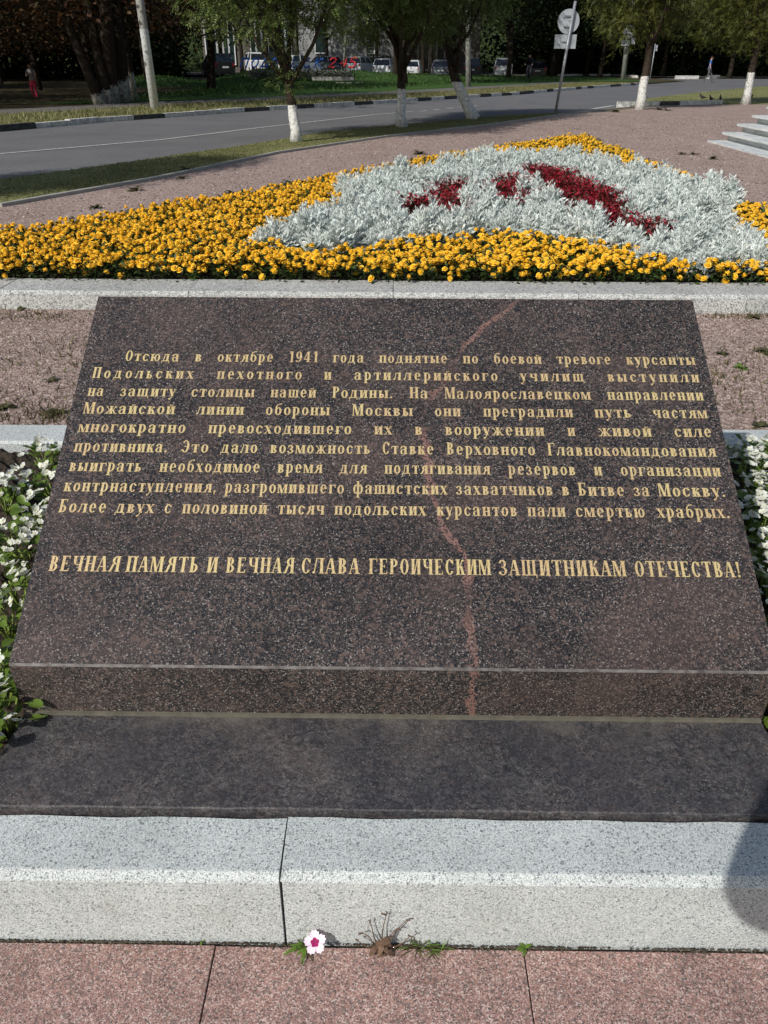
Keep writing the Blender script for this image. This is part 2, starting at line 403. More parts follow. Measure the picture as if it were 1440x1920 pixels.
# road
near_line = [Vector((-30, -25, 0)), Vector((-9.5, 4.0, 0))]+[at(x, y, .15) for x, y in ((0, 340), (160, 318), (460, 275), (620, 248), (800, 232), (930, 218), (1100, 212), (1158, 212))]
road_poly = [(p.x, p.y) for p in offset_line(kerb_line, 0)]+[(60, 84), (60, 34)]+[(9.3, 32.9)]+[(8.6, 29.4)]+[(p.x+.2, p.y-.4) for p in reversed(near_line)]
sheet('road', road_poly, .08, ASPH)
sheet('far_cross_road', [(17, 60), (60, 66), (120, 90), (120, 100), (60, 84), (20, 84), (15, 70)], .086, ASPH)
ribbon('solid_centre_line', [at(x, y, .088) for x, y in ((0, 288), (300, 262), (480, 240), (700, 215), (775, 209))], -.05, .05, .088, WHITEP)
for (x0, y0, x1, y1) in ((788, 208.5, 800, 207.5), (813, 206, 824, 205), (838, 203.5, 850, 202.3), (862, 201, 872, 200), (886, 199, 896, 198)):
    a, c = at(x0, y0, .088), at(x1, y1, .088)
    ribbon('dash_line', [a, c], -.06, .06, .088, WHITEP)
a, c = at(1112, 204, .088), at(1150, 198, .088); ribbon('stop_line', [a, c], -.1, .1, .088, WHITEP)
# car park behind the lawn
sheet('car_park', [(-40, 91), (30, 84), (60, 90), (60, 100), (-40, 104)], .19, PATHM)
# near grass strip, gravel, thin edging
inner = [Vector((-14, -7, 0)), Vector((-7.2, 3.2, 0))]+[at(x, y, .17) for x, y in ((0, 388), (300, 335), (520, 288), (720, 258), (940, 232), (1060, 215), (1150, 205), (1210, 200), (1310, 196), (1440, 196))]+[Vector((40, 42, .17))]
near_out = [Vector((-30, -25, 0)), Vector((-9.5, 4.0, 0))]+[at(x, y, .15) for x, y in ((0, 338), (160, 317), (460, 274), (620, 247), (800, 231), (930, 218), (1100, 211), (1165, 208.5))]
strip_poly = [(p.x, p.y) for p in near_out]+[(p.x, p.y) for p in reversed(inner[:10])]
sheet('grass_strip', strip_poly, .166, GRASSG)
sheet('gravel_ground', [(p.x, p.y) for p in inner]+[(40, 2.97), (-14, 2.97)], .17, GRAVEL)
right_poly = [tuple(at(x, y, .165)[:2]) for x, y in ((1180, 199), (1207, 186), (1240, 181), (1300, 174), (1440, 161))]+[(60, 90), (60, 40)]+[tuple(at(x, y, .165)[:2]) for x, y in ((1440, 197), (1310, 197), (1210, 200.5))]
sheet('right_verge', right_poly, .166, GRASSG)
eb = empty('gravel_edging', tuple(inner[2])); tag(eb, 'thin grey concrete edging between gravel and roadside grass strip', 'edging')
L_ = inner[2:-3]
for a, c in zip(L_, L_[1:]):
    n_ = max(1, int((c-a).length/1.0))
    for k in range(n_):
        p, q = a.lerp(c, k/n_), a.lerp(c, (k+.992)/n_); t = (q-p).normalized(); nx, ny = -t.y*.035, t.x*.035
        b = MB(); b.prism([(p.x-nx, p.y-ny), (q.x-nx, q.y-ny), (q.x+nx, q.y+ny), (p.x+nx, p.y+ny)], 'z', .1, .205)
        b.build('edging_board', CONC, eb, eb.location)

# ---- red granite paving in front
pv = MB(); pv.box(-3.3, 3.3, -3.5, .92, -.03, -.012); pav = tag(pv.build('paving', mat_simple('joint_sand', srgb(96, 80, 72), .95, .1)), kind='structure')
tb = MB(); B_ = .0012
tb.add([(-.2988, -.2988, -.03), (.2988, -.2988, -.03), (.2988, .2988, -.03), (-.2988, .2988, -.03),
        (-.2988, -.2988, -B_), (.2988, -.2988, -B_), (.2988, .2988, -B_), (-.2988, .2988, -B_),
        (-.2988+B_, -.2988+B_, 0), (.2988-B_, -.2988+B_, 0), (.2988-B_, .2988-B_, 0), (-.2988+B_, .2988-B_, 0)],
       [(0, 1, 5, 4), (1, 2, 6, 5), (2, 3, 7, 6), (3, 0, 4, 7), (4, 5, 9, 8), (5, 6, 10, 9), (6, 7, 11, 10), (7, 4, 8, 11), (8, 9, 10, 11)])
tme = tb.mesh('tile', TILE); rnd = random.Random(4)
for i in range(-5, 5):
    for j in range(6):
        o = link_mesh('paving_tile', tme, pav)
        o.location = (-.035+.6*i-.005*0+.0, .613-.6*j, rnd.uniform(-.0015, .0015)); o.rotation_euler = (rnd.uniform(-.002, .002), rnd.uniform(-.002, .002), rnd.choice((0, math.pi)))

DIRT = mat_leaf('joint_dirt', [srgb(48, 42, 36), srgb(78, 68, 58), srgb(62, 62, 44), srgb(110, 98, 86)], 0, .95)
rs = np.random.RandomState(31); n_ = 2600
gx = rs.uniform(-1.2, 1.2, n_); gy = .9185-np.abs(rs.normal(0, .0035, n_)); dens = np.sin(gx*9)+np.sin(gx*23+1)+rs.uniform(-1.6, 1.6, n_); k_ = dens > -.6; gx, gy = gx[k_], gy[k_]; n_ = len(gx)
tv = np.array([(1, 0, 0), (0, 1, 0), (-1, .1, 0), (0, -1, .1), (.1, 0, .8)]); tf = [(0, 1, 4), (1, 2, 4), (2, 3, 4), (3, 0, 4)]
V, F = scatter(tv, tf, np.stack([gx, gy, np.full(n_, -.0005)], 1), rotm(rs.uniform(0, 6.28, n_), rs.uniform(-.3, .3, n_), rs.uniform(-.3, .3, n_)), rs.uniform(.001, .0034, n_))
tag(link_mesh('joint_dirt', np_mesh('joint_dirt', V, F, DIRT)), 'dark crumbs of dirt and moss along the joint between kerb and paving', 'dirt', kind='stuff')
n_ = 90; V, F = scatter(tv, tf, np.stack([rs.uniform(-.8, .8, n_), rs.uniform(.72, .91, n_), np.full(n_, .001)], 1), rotm(rs.uniform(0, 6.28, n_), rs.uniform(-.3, .3, n_), rs.uniform(-.3, .3, n_)), rs.uniform(.0008, .0022, n_))
tag(link_mesh('grit', np_mesh('grit', V, F, mat_leaf('pale_grit', [srgb(206, 196, 186), srgb(120, 106, 96), srgb(226, 220, 212)], 0, .9))), 'scattered pale grit on the red granite paving', 'grit', kind='stuff')

# ---- kerbs
def kerb_run(name, label, prof, xs_, axis_mat, mats=None, gap=.002, jit=.002, seed=1, cat='kerb'):
    """kerb along x; prof = (y,z) polygon; xs_ joints"""
    root = empty(name, ((xs_[0]+xs_[-1])/2, prof[0][0], 0)); tag(root, label, cat)
    r_ = random.Random(seed)
    for a, c in zip(xs_, xs_[1:]):
        dy, dz = r_.uniform(-jit, jit), r_.uniform(-jit, jit)
        b = MB(); b.prism([(y+dy, z+dz) for y, z in prof], 'x', a+gap, c-gap)
        o = b.build('kerb_block', axis_mat, root, root.location)
    return root
front = empty('front_kerb', (0, .92, 0)); tag(front, 'pale grey speckled granite kerb with bevelled edge along the red paving', 'kerb')
xsj = [-3.5, -2.4, -1.3, -.2, .9, 2.0, 3.1]
for i, (a, c) in enumerate(zip(xsj, xsj[1:])):
    dy = (0, .001, -.001, .0, .0015, -.001)[i]; dz = (.001, -.001, 0, .003, 0, .001)[i]
    prof = [(.922, -.02), (.922, .178), (.9232, .1812), (.9360, .1945), (.9395, .195), (1.0535, .195), (1.055, .192), (1.055, -.02)]
    N = 14 if -1.4 < a < .95 else 2; V = []; F = []; np_ = len(prof)
    for k in range(N):                                   # slightly wandering ends at the open joint
        x = a+.0017+(c-a-.0034)*k/(N-1)
        for j, (y, z) in enumerate(prof):
            wx = 0
            if k == 0 and i == 3: wx = .0018*math.sin(j*2.1)+.0012
            if k == N-1 and i == 2: wx = .0006*math.sin(j*1.7)
            wy = .0022*math.sin(x*23+j) * (1 if j in (5, 6) else 0)
            V.append((x+wx, y+dy+wy, z+dz))
    for k in range(N-1):
        for j in range(np_):
            F.append((k*np_+j, (k+1)*np_+j, (k+1)*np_+(j+1) % np_, k*np_+(j+1) % np_))
    F.append(tuple(range(np_))); F.append(tuple((N-1)*np_+j for j in range(np_))[::-1])
    b = MB(); b.add(V, F); b.build('kerb_block', KERB, front, front.location)
kerb_run('rear_bed_kerb', 'grey granite kerb behind the dark memorial slab, between white begonias and gravel',
         [(2.80, .0), (2.80, .19), (2.81, .2), (2.965, .2), (2.965, .0)], [-4.4, -3.3, -2.2, -1.1, 0, 1.1, 2.2, 3.3, 4.4], KERB, seed=3)
kerb_run('flowerbed_front_kerb', 'long pale granite kerb along the near side of the orange flowerbed',
         [(4.78, .05), (4.78, .262), (4.805, .28), (5.10, .28), (5.10, .05)], [-5.8, -4.6, -3.5, -2.4, -1.24, 0.0, 1.12, 2.13, 3.25, 3.6], KERBF, seed=5)
# thin kerbs along the other two sides of the triangular bed
def kerb_between(root, pts, wid, z0, z1, mat, blk=1.0):
    for a, c in zip(pts, pts[1:]):
        a, c = Vector(a), Vector(c); n_ = max(1, round((c-a).length/blk))
        for k in range(n_):
            p, q = a.lerp(c, k/n_), a.lerp(c, (k+.994)/n_); t = (q-p).normalized(); nx, ny = -t.y*wid/2, t.x*wid/2
            b = MB(); b.prism([(p.x-nx, p.y-ny), (q.x-nx, q.y-ny), (q.x+nx, q.y+ny), (p.x+nx, p.y+ny)], 'z', z0, z1)
            b.build('kerb_block', mat, root, root.location)
HYP = [(-4.35, 5.02, 0), (-3.13, 6.5, 0), (-1.07, 9.25, 0), (.55, 12.15, 0), (3.42, 16.1, 0)]
r_ = empty('flowerbed_left_kerb', (-1, 9, 0)); tag(r_, 'narrow grey kerb on the left slanting side of the triangular flowerbed', 'kerb')
kerb_between(r_, HYP, .17, .08, .27, KERBTOP)
r_ = empty('flowerbed_right_kerb', (3.5, 10, 0)); tag(r_, 'narrow grey kerb on the right side of the triangular flowerbed', 'kerb')
kerb_between(r_, [(3.5, 5.11, 0), (3.5, 16.1, 0)], .15, .08, .27, KERBTOP)
# black and white roadside kerb on the far side of the road
fk = empty('black_and_white_kerb', tuple(kerb_line[3])); tag(fk, 'roadside kerb of stones painted black and white in turn, across the road', 'kerb')
rnd = random.Random(7); L_ = kerb_line[1:]; seq = 0
pat = 'WBBWWBWWWWBWBWWWBBWWBWWWBWWWBWBWWBWWWBWBWWBWB'
for a, c in zip(L_, L_[1:]):
    n_ = max(1, round((c-a).length/1.05))
    for k in range(n_):
        p, q = a.lerp(c, k/n_), a.lerp(c, (k+.985)/n_); t = (q-p).normalized(); nx, ny = -t.y*.15, t.x*.15
        dz = rnd.uniform(-.012, .012)
        b = MB(); b.prism([(p.x, p.y), (q.x, q.y), (q.x+nx, q.y+ny), (p.x+nx, p.y+ny)], 'z', .0, .2+dz)
        b.build('kerb_stone', KWHITE if pat[seq % len(pat)] == 'W' else KBLACK, fk, fk.location); seq += 1
# short white kerb by the junction
jk = empty('junction_kerb', tuple(at(1158, 203, .1))); tag(jk, 'short low kerb with two white painted lengths and a dark one at the road junction', 'kerb')
for (x0, y0, x1, y1, m_) in ((1158, 201, 1196, 201, KWHITE), (1198, 201, 1236, 201, KWHITE), (1238, 201, 1273, 200.5, KBLACK), (1275, 200.5, 1315, 199, KWHITE), (1316, 199, 1354, 197.5, KWHITE)):
    p, q = at(x0, y0, .12), at(x1, y1, .12); t = (q-p).normalized(); nx, ny = -t.y*.15, t.x*.15
    b = MB(); b.prism([(p.x, p.y), (q.x, q.y), (q.x+nx, q.y+ny), (p.x+nx, p.y+ny)], 'z', .05, .29)
    b.build('kerb_stone', m_, jk, jk.location)
dk = empty('distant_kerb', tuple(at(1200, 146, .1))); tag(dk, 'distant pale kerb along the edge of the woods, right of the lamp poles', 'kerb')
for (x0, y0, x1, y1) in ((1050, 144.5, 1096, 143.5), (1100, 143.5, 1145, 144), (1148, 144, 1190, 147), (1268, 147.5, 1310, 147.5), (1330, 147, 1350, 146.5)):
    p, q = at(x0, y0, .12), at(x1, y1, .12); t = (q-p).normalized(); nx, ny = -t.y*.3, t.x*.3
    b = MB(); b.prism([(p.x, p.y), (q.x, q.y), (q.x+nx, q.y+ny), (p.x+nx, p.y+ny)], 'z', .05, .36)
    b.build('kerb_stone', KWHITE, dk, dk.location)

# ================================================================== MEMORIAL SLAB
SX0, SX1, SY0, SY1, SZB, SZ0, SZ1 = -.830, .838, 1.316, 2.225, .214, .355, .922
root = empty('memorial_slab', (0, SY0, SZB)); tag(root, 'dark brown polished granite slab with a gilded Cyrillic inscription and a pink vein', 'memorial slab')
TA = math.atan2(SZ1-SZ0, SY1-SY0); SLEN = math.hypot(SZ1-SZ0, SY1-SY0)
def slab_local(u, v, h=0.0):                     # on the sloping face -> world
    return (u, SY0+v*math.cos(TA)-h*math.sin(TA), SZ0+v*math.sin(TA)+h*math.cos(TA))
# vein: x as a function of world y (object origin is at y = SY0)
def slab_uv(px, py):
    n_ = np.array([0, -math.sin(TA), math.cos(TA)]); p0 = np.array([0, SY0, SZ0]); o_ = np.array([0, 0, CAM_H]); d = ray(px, py)
    p = o_+d*(((p0-o_)@n_)/(d@n_)); return p
vp = sorted([(slab_uv(x, y)[1]-SY0, slab_uv(x, y)[0]) for x, y in ((978, 562), (935, 592), (880, 640), (852, 680), (835, 715), (800, 760), (792, 800), (800, 850), (808, 910), (822, 960), (845, 1010), (868, 1040), (882, 1090), (880, 1150), (888, 1200), (893, 1252))])
vp = [(0.0, vp[0][1]-.003)]+[p for p in vp if p[0] > .01]
SLABM = mat_slab('dark_red_granite_polished', [(v, x+.5) for v, x in vp], .22).m
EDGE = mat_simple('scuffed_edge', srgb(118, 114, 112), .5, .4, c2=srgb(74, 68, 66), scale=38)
BASEM = mat_slab('dark_granite_rough', None, .6, dusty=True).m
ch = .004
SLP = (SZ1-SZ0)/(SY1-SY0)
prof = [(SY0+.004, SZB), (SY0, SZ0-ch*.7), (SY0+ch*.8, SZ0+ch*.8*SLP), (SY1-.004, SZ1-.004*SLP), (SY1+.001, SZ1-.006), (SY1, SZB)]
b = MB(); b.prism(prof, 'x', SX0, SX1); body = b.build('stone_block', SLABM, root, root.location)
# chamfer strip along the front arris in a lighter scuffed grey (separate worn edge)
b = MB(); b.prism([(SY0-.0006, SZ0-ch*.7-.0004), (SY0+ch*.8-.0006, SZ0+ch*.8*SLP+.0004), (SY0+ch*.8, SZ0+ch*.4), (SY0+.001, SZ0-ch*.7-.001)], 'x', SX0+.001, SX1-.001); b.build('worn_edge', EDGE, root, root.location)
b = MB(); b.box(SX0+.004, SX1-.004, SY0-.004, SY0+.005, SZB-.003, SZB+.004); b.build('sealant_joint', MORTAR, root, root.location)
# base plinth
broot = empty('slab_base', (0, 1.06, .195)); tag(broot, 'flat dark rough granite base slab between the inscribed slab and pale kerb', 'base slab')
b = MB(); N = 40; V = []; F = []
random.seed(3)
prof = [(1.0635, .10), (1.0625, .2085), (1.0655, .211), (2.2, .211), (2.2, .1)]
for k in range(N+1):
    x = SX0+.002+(SX1-SX0-.004)*k/N
    for j, (y, z) in enumerate(prof): V.append((x, y+(random.uniform(-.0012, .0012) if j in (1, 2) else 0), z))
n5 = len(prof)
for k in range(N):
    for j in range(n5): F.append((k*n5+j, (k+1)*n5+j, (k+1)*n5+(j+1) % n5, k*n5+(j+1) % n5))
F += [tuple(range(n5)), tuple(N*n5+j for j in range(n5))[::-1]]
b.add(V, F); b.build('base_stone', BASEM, broot, broot.location)

# ---------------------------------------------------------------- inscription: drawn serif letters
class Glyph:
    def __init__(s): s.p = []; s.w = 0
    def R(s, x0, x1, y0, y1): s.p.append([(x0, y0), (x1, y0), (x1, y1), (x0, y1)]); return s
    def V(s, x, h, y0=0.0, w=.157, sf=.055, top=True, bot=True):     # stem with slab serifs, left edge x
        s.R(x, x+w, y0, h)
        if bot: s.R(x-sf, x+w+sf, y0, y0+.05)
        if top: s.R(x-sf, x+w+sf, h-.05, h)
        return s
    def D(s, x0, y0, x1, y1, w): s.p.append([(x0, y0), (x0+w, y0), (x1+w, y1), (x1, y1)]); return s
    def O(s, cx, cy, rx, ry, a0=0, a1=360, tx=.14, ty=.06, n=18):
        k = max(4, int(n*abs(a1-a0)/360)); pts = []
        for i in range(k):
            q = []
            for j, (A, B) in ((i, (rx, ry)), (i+1, (rx, ry)), (i+1, (rx-tx, ry-ty)), (i, (rx-tx, ry-ty))):
                a = math.radians(a0+(a1-a0)*j/k); q.append((cx+A*math.cos(a), cy+B*math.sin(a)))
            s.p.append(q)
        return s
    def dot(s, cx, cy, r):
        s.p.append([(cx+r*math.cos(2*math.pi*i/10), cy+r*math.sin(2*math.pi*i/10)) for i in range(10)]); return s
    def W(s, w): s.w = w; return s
def glyph(ch_):
    up = ch_.isupper() or ch_ in '1234567890!.,'
    h = 1.0 if up else .67
    c = ch_.upper(); G = Glyph(); S = .15; k = 1.0 if up else .92     # widths scale
    w = .50*k; R2 = .05+w-S                                        # right stem x
    x = .05
    if ch_ == 'а':
        G.V(.30, .62, top=False).O(.235, .60-.16, .215, .26, 0, 150, tx=.10); G.O(.19, .19, .17, .20, 60, 300, tx=.12, ty=.045); G.R(.2, .32, .355, .40); G.R(.19, .33, 0.0, .045); G.dot(.09, .52, .065); return G.W(.54)
    if ch_ == 'б':
        G.O(.27, .33, .23, .34); G.O(.33, .55, .28, .42, 100, 200, tx=.10); G.R(.26, .46, .92, .98); G.dot(.45, .97, .05); return G.W(.54)
    if ch_ == 'е':
        G.O(.26, .35, .22, .36, 0, 180); G.O(.26, .35, .22, .36, 180, 318); G.R(.12, .47, .34, .39); return G.W(.52)
    if ch_ == 'р':
        G.R(.05, .20, -.30, .70); G.R(-.01, .26, -.30, -.25); G.R(-.01, .1, .65, .70); G.O(.25, .35, .24, .36, -125, 125); return G.W(.53)
    if ch_ == 'у' or ch_ == 'У':
        hh = h; G.D(.22*k, .02, .02, hh-.02, .16); G.D(.24*k, 0.02, .42*k, hh-.02, .05); G.R(-.03, .22, hh-.05, hh); G.R(.33, .54*k, hh-.05, hh)
        G.D(.12, -.22, .25*k, .06, .055); G.dot(.09, -.22, .07); return G.W(.52*k)
    if ch_ == 'ф':
        G.R(.31, .45, -.30, .98); G.R(.25, .51, -.30, -.25); G.R(.25, .38, .93, .98); G.O(.24, .35, .20, .36, 40, 320); G.O(.52, .35, .20, .36, -140, 140); return G.W(.76)
    if c == 'О': G.O(.27*k, h/2, .25*k, h/2+.01); return G.W(.54*k)
    if c == 'С':
        G.O(.27*k, h/2, .25*k, h/2+.01, 40, 325); G.dot(.44*k, h*.78, .06); 
        if up: G.R(.44, .48, .68, .98)
        return G.W(.52*k)
    if c == 'П': G.V(x, h).V(R2, h).R(x, R2+S, h-.055, h); return G.W(w+.10)
    if c == 'Н': G.V(x, h).V(R2, h).R(x+S, R2, h/2-.025, h/2+.03); return G.W(w+.10)
    if c in 'ИЙ':
        G.V(x, h).V(R2, h).D(x+S-.02, .06, R2-.04, h-.06, .06)
        if c == 'Й': G.O(x+w/2, h+.17, .12, .10, 180, 360, tx=.05, ty=.05)
        return G.W(w+.10)
    if c == 'Т': G.V(.19*k+.02, h, top=False).R(.0, .53*k, h-.055, h).R(.0, .045, h-.2, h).R(.53*k-.045, .53*k, h-.2, h); return G.W(.54*k)
    if c == 'Г': G.V(x, h).R(x, .44*k+.05, h-.055, h).R(.40*k+.05, .45*k+.05, h-.22, h); return G.W(.48*k+.02)
    if c == 'В':
        G.V(x, h, sf=.05).O(x+S, h*.74, .22*k, h*.26, -90, 90, n=22).O(x+S, h*.265, .26*k, h*.265, -90, 90, n=22).R(x+S-.02, x+S+.06, h*.48, h*.53); return G.W(.50*k+.02)
    if c == 'Б' and up:
        G.V(x, h).R(x, .47, h-.055, h).R(.43, .475, h-.2, h).O(x+S, .275, .27, .275, -90, 90, n=22); return G.W(.53)
    if c == 'Ь': G.V(x, h).O(x+S, h*.28, .25*k, h*.28, -90, 90, n=22); return G.W(.48*k+.02)
    if c == 'Ы': G.V(x, h).O(x+S, h*.28, .21*k, h*.28, -90, 90, n=22).V(x+.47*k, h); return G.W(.74*k+.02)
    if c == 'Р':
        G.V(x, h).O(x+S, h*.73, .27, h*.27, -90, 90, n=22); return G.W(.50)
    if c == 'Е':
        G.V(x, h, sf=.05).R(x, .46, h-.055, h).R(x, .48, 0, .055).R(.42, .465, h-.2, h).R(.44, .485, 0, .2).R(x+S, .34, .48, .53).R(.31, .35, .41, .6); return G.W(.52)
    if c == 'А':
        G.D(.0, 0, .21, h, .05).D(.37, 0, .21, h, .15).R(.1, .42, h*.30, h*.30+.05).R(-.05, .13, 0, .05).R(.3, .58, 0, .05); return G.W(.55)
    if c == 'М':
        G.V(.02, h, w=.06).V(.50*k+.02, h).D(.27*k, .0, .04, h-.02, .14).D(.27*k+.02, .0, .49*k+.02, h-.02, .05); return G.W(.72*k)
    if c == 'Л':
        G.V(R2, h).R(.14, R2+S, h-.055, h).D(.05, .06, .16, h-.02, .06).dot(.05, .07, .07); return G.W(w+.10)
    if c == 'Д':
        G.R(R2-.03, R2+S-.03, .02, h).R(.14, R2+S, h-.055, h).D(.08, .03, .18, h-.02, .06).R(-.01, R2+S+.05, 0, .055).R(-.01, .04, -.16, .03).R(R2+S, R2+S+.05, -.16, .03); return G.W(w+.14)
    if c == 'Ч':
        G.V(R2, h).O(x+.22*k, h*.72, .22*k, h*.32, 180, 290, n=20, tx=.14).R(x, x+.14, h*.72, h).R(x-.05, x+.2, h-.05, h).R(x+.24*k, R2, h*.42, h*.42+.05); return G.W(w+.10)
    if c == 'Я':
        G.V(R2, h).O(R2, h*.73, .26*k, h*.27, 90, 270, n=22).D(.02, .0, .17, h*.5, .12).R(-.03, .16, 0, .05); return G.W(w+.10)
    if c == 'К':
        G.V(x, h).D(x+S-.01, h*.44, .36*k, h-.03, .06).D(.36*k, 0, x+S+.03, h*.56, .15).R(.30*k, .52*k+.05, 0, .05).dot(.43*k, h-.07, .065); return G.W(.53*k+.02)
    if c == 'Ж':
        G.V(.31*k, h).D(.04, 0, .24*k, h*.5, .09).D(.66*k, 0, .46*k, h*.5, .1).D(.25*k, h*.45, .06, h-.05, .05).D(.47*k, h*.45, .65*k, h-.05, .05).dot(.07, h-.07, .06).dot(.70*k, h-.07, .06).R(-.02, .16, 0, .05).R(.62*k, .84*k, 0, .05); return G.W(.80*k)
    if c == 'З':
        G.O(.20*k, h*.74, .20*k, h*.26, -90, 150, n=22, tx=.12).O(.20*k, h*.265, .24*k, h*.27, -150, 90, n=22, tx=.13).R(.13*k, .23*k, h*.475, h*.53).dot(.06, h*.82, .055).dot(.05, h*.18, .065); return G.W(.48*k)
    if c == 'Х':
        G.D(.34*k, 0, .01, h, .16).D(.02, 0, .40*k, h, .05).R(-.04, .13, 0, .05).R(.28*k, .56*k, 0, .05).R(-.04, .22, h-.05, h).R(.34*k, .52*k, h-.05, h); return G.W(.54*k)
    if c == 'Ц': G.V(x, h, bot=False).V(R2, h, bot=False).R(x-.05, R2+S+.08, 0, .055).R(R2+S+.04, R2+S+.09, -.17, .02); return G.W(w+.15)
    if c in 'ШЩ':
        m_ = .29*k
        for q in range(3): G.V(x+m_*q, h, bot=False, w=.14)
        G.R(x-.05, x+2*m_+.14+(.08 if c == 'Щ' else .05), 0, .055)
        if c == 'Щ': G.R(x+2*m_+.18, x+2*m_+.225, -.17, .02)
        return G.W(2*m_+.14+(.17 if c == 'Щ' else .10))
    if c == 'Ю': G.V(x, h).R(x+S, .34*k, h/2-.025, h/2+.025).O(.53*k, h/2, .23*k, h/2+.01, tx=.13); return G.W(.80*k)
    if c == 'Э': G.O(.24, h/2, .25, h/2+.01, -145, 140).R(.17, .42, h/2-.025, h/2+.025).dot(.06, .2, .06); return G.W(.52)
    if c == '1': G.V(.2, 1.0, top=False).D(.05, .78, .2, .96, .06).R(.1, .3, .95, 1.0); return G.W(.44)
    if c == '9': G.O(.25, .66, .22, .34); G.O(.19, .50, .28, .50, -95, 10, tx=.12); G.dot(.1, .08, .07); return G.W(.50)
    if c == '4': G.R(.28, .42, 0, 1.0).D(.02, .27, .26, .97, .06).R(.02, .52, .23, .29).R(.2, .5, 0, .05); return G.W(.54)
    if c == '.': G.dot(.09, .08, .08); return G.W(.20)
    if c == ',': G.dot(.09, .08, .08).D(.02, -.14, .08, .05, .06); return G.W(.20)
    if c == '!': G.dot(.11, .08, .08); G.p.append([(.085, .25), (.14, .25), (.185, 1.0), (.04, 1.0)]); return G.W(.22)
    return G.W(.3)
LINES = [
 (.8375, [('Отсюда', 233.5, 335), ('в', 365, 377.5), ('октябре', 407, 512), ('1941', 540, 596), ('года', 624.5, 682), ('поднятые', 711, 839), ('по', 868.5, 897), ('боевой', 926, 1016), ('тревоге', 1044.5, 1146.5), ('курсанты', 1175.5, 1305)], 678, 684.7),
 (.780, [('Подольских', 172, 362), ('пехотного', 406, 565.5), ('и', 607.5, 621), ('артиллерийского', 664, 933.6), ('училищ', 976, 1096.5), ('выступили', 1140.5, 1312)], 709.7, 716.8),
 (.7215, [('на', 163, 193), ('защиту', 224.5, 328), ('столицы', 357.7, 476.7), ('нашей', 507, 592), ('Родины.', 623, 736.4), ('На', 768, 803), ('Малоярославецком', 835, 1108), ('направлении', 1140, 1320)], 743.7, 750.8),
 (.6655, [('Можайской', 155.5, 326.5), ('линии', 368, 456.4), ('обороны', 497.5, 618.3), ('Москвы', 661, 774.5), ('они', 815.5, 864), ('преградили', 906.7, 1074.8), ('путь', 1116, 1184), ('частям', 1225.5, 1327)], 777, 784),
 (.6080, [('многократно', 146, 347), ('превосходившего', 390, 659), ('их', 701.5, 735.5), ('в', 778, 792), ('вооружении', 835, 1021), ('и', 1065, 1079), ('живой', 1124, 1222.6), ('силе', 1266, 1336)], 811, 819.8),
 (.5495, [('противника.', 137.6, 312.8), ('Это', 339, 390), ('дало', 413.4, 482), ('возможность', 506.4, 694), ('Ставке', 717, 814), ('Верховного', 838, 1004), ('Главнокомандования', 1028, 1343.5)], 848, 856),
 (.4925, [('выиграть', 128.6, 264), ('необходимое', 298, 487), ('время', 520, 604), ('для', 637, 688), ('подтягивания', 721, 919.5), ('резервов', 953.5, 1080), ('и', 1115, 1129.6), ('организации', 1165, 1352.5)], 884.5, 893),
 (.4350, [('контрнаступления,', 118.7, 405), ('разгромившего', 421, 645), ('фашистских', 661, 839), ('захватчиков', 855.7, 1037.5), ('в', 1054.5, 1068.7), ('Битве', 1085.7, 1172), ('за', 1189.6, 1219), ('Москву.', 1236.8, 1361)], 922, 931.7),
 (.3768, [('Более', 109, 198), ('двух', 215.5, 287.8), ('с', 307, 321), ('половиной', 340.7, 500), ('тысяч', 520, 607.5), ('подольских', 626.8, 799), ('курсантов', 819, 970.4), ('пали', 989.8, 1061), ('смертью', 1080.5, 1210.8), ('храбрых.', 1234, 1369.5)], 961.4, 971.8),
 (.2230, [('ВЕЧНАЯ', 90.4, 223), ('ПАМЯТЬ', 235, 371), ('И', 387, 407), ('ВЕЧНАЯ', 423, 551), ('СЛАВА', 564.5, 673.6), ('ГЕРОИЧЕСКИМ', 691.5, 921), ('ЗАЩИТНИКАМ', 936.5, 1175.4), ('ОТЕЧЕСТВА!', 1192.4, 1390.7)], 1071, 1083.7)]
for li, (v0, words, ya, yb) in enumerate(LINES):
    caps = li == 9
    Hc = .0388 if caps else .0358
    b = MB(); lev = 0
    for wd, pa, pb in words:
        ymid = lambda p: ya+(yb-ya)*(p-words[0][1])/(words[-1][2]-words[0][1])
        u0 = slab_uv(pa, ymid(pa))[0]; u1 = slab_uv(pb, ymid(pb))[0]
        gl = [glyph(c_) for c_ in wd]; W0 = sum(q.w for q in gl)*Hc; n_ = len(wd); tgt = u1-u0
        sp0 = .12*Hc
        kx = max(.82, min(1.12, tgt/(W0+sp0*(n_-1)))) if n_ > 1 else tgt/W0
        if li == 1 and n_ > 1: kx = min(kx, 1.0)
        sp = (tgt-W0*kx)/(n_-1) if n_ > 1 else 0
        u = u0
        for q in gl:
            for poly in q.p:
                lev = (lev+1) % 11; hgt = .0006+lev*.00004
                P = [slab_local(u+x_*Hc*kx, v0+y_*Hc, hgt) for x_, y_ in poly]
                Q = [slab_local(u+x_*Hc*kx, v0+y_*Hc, -.0005) for x_, y_ in poly]; k_ = len(P)
                b.add(P+Q, [tuple(range(k_))]+[(i, k_+i, k_+(i+1) % k_, (i+1) % k_) for i in range(k_)])
            u += q.w*Hc*kx+sp
    o = b.build('inscription_line', GOLD, root, root.location)

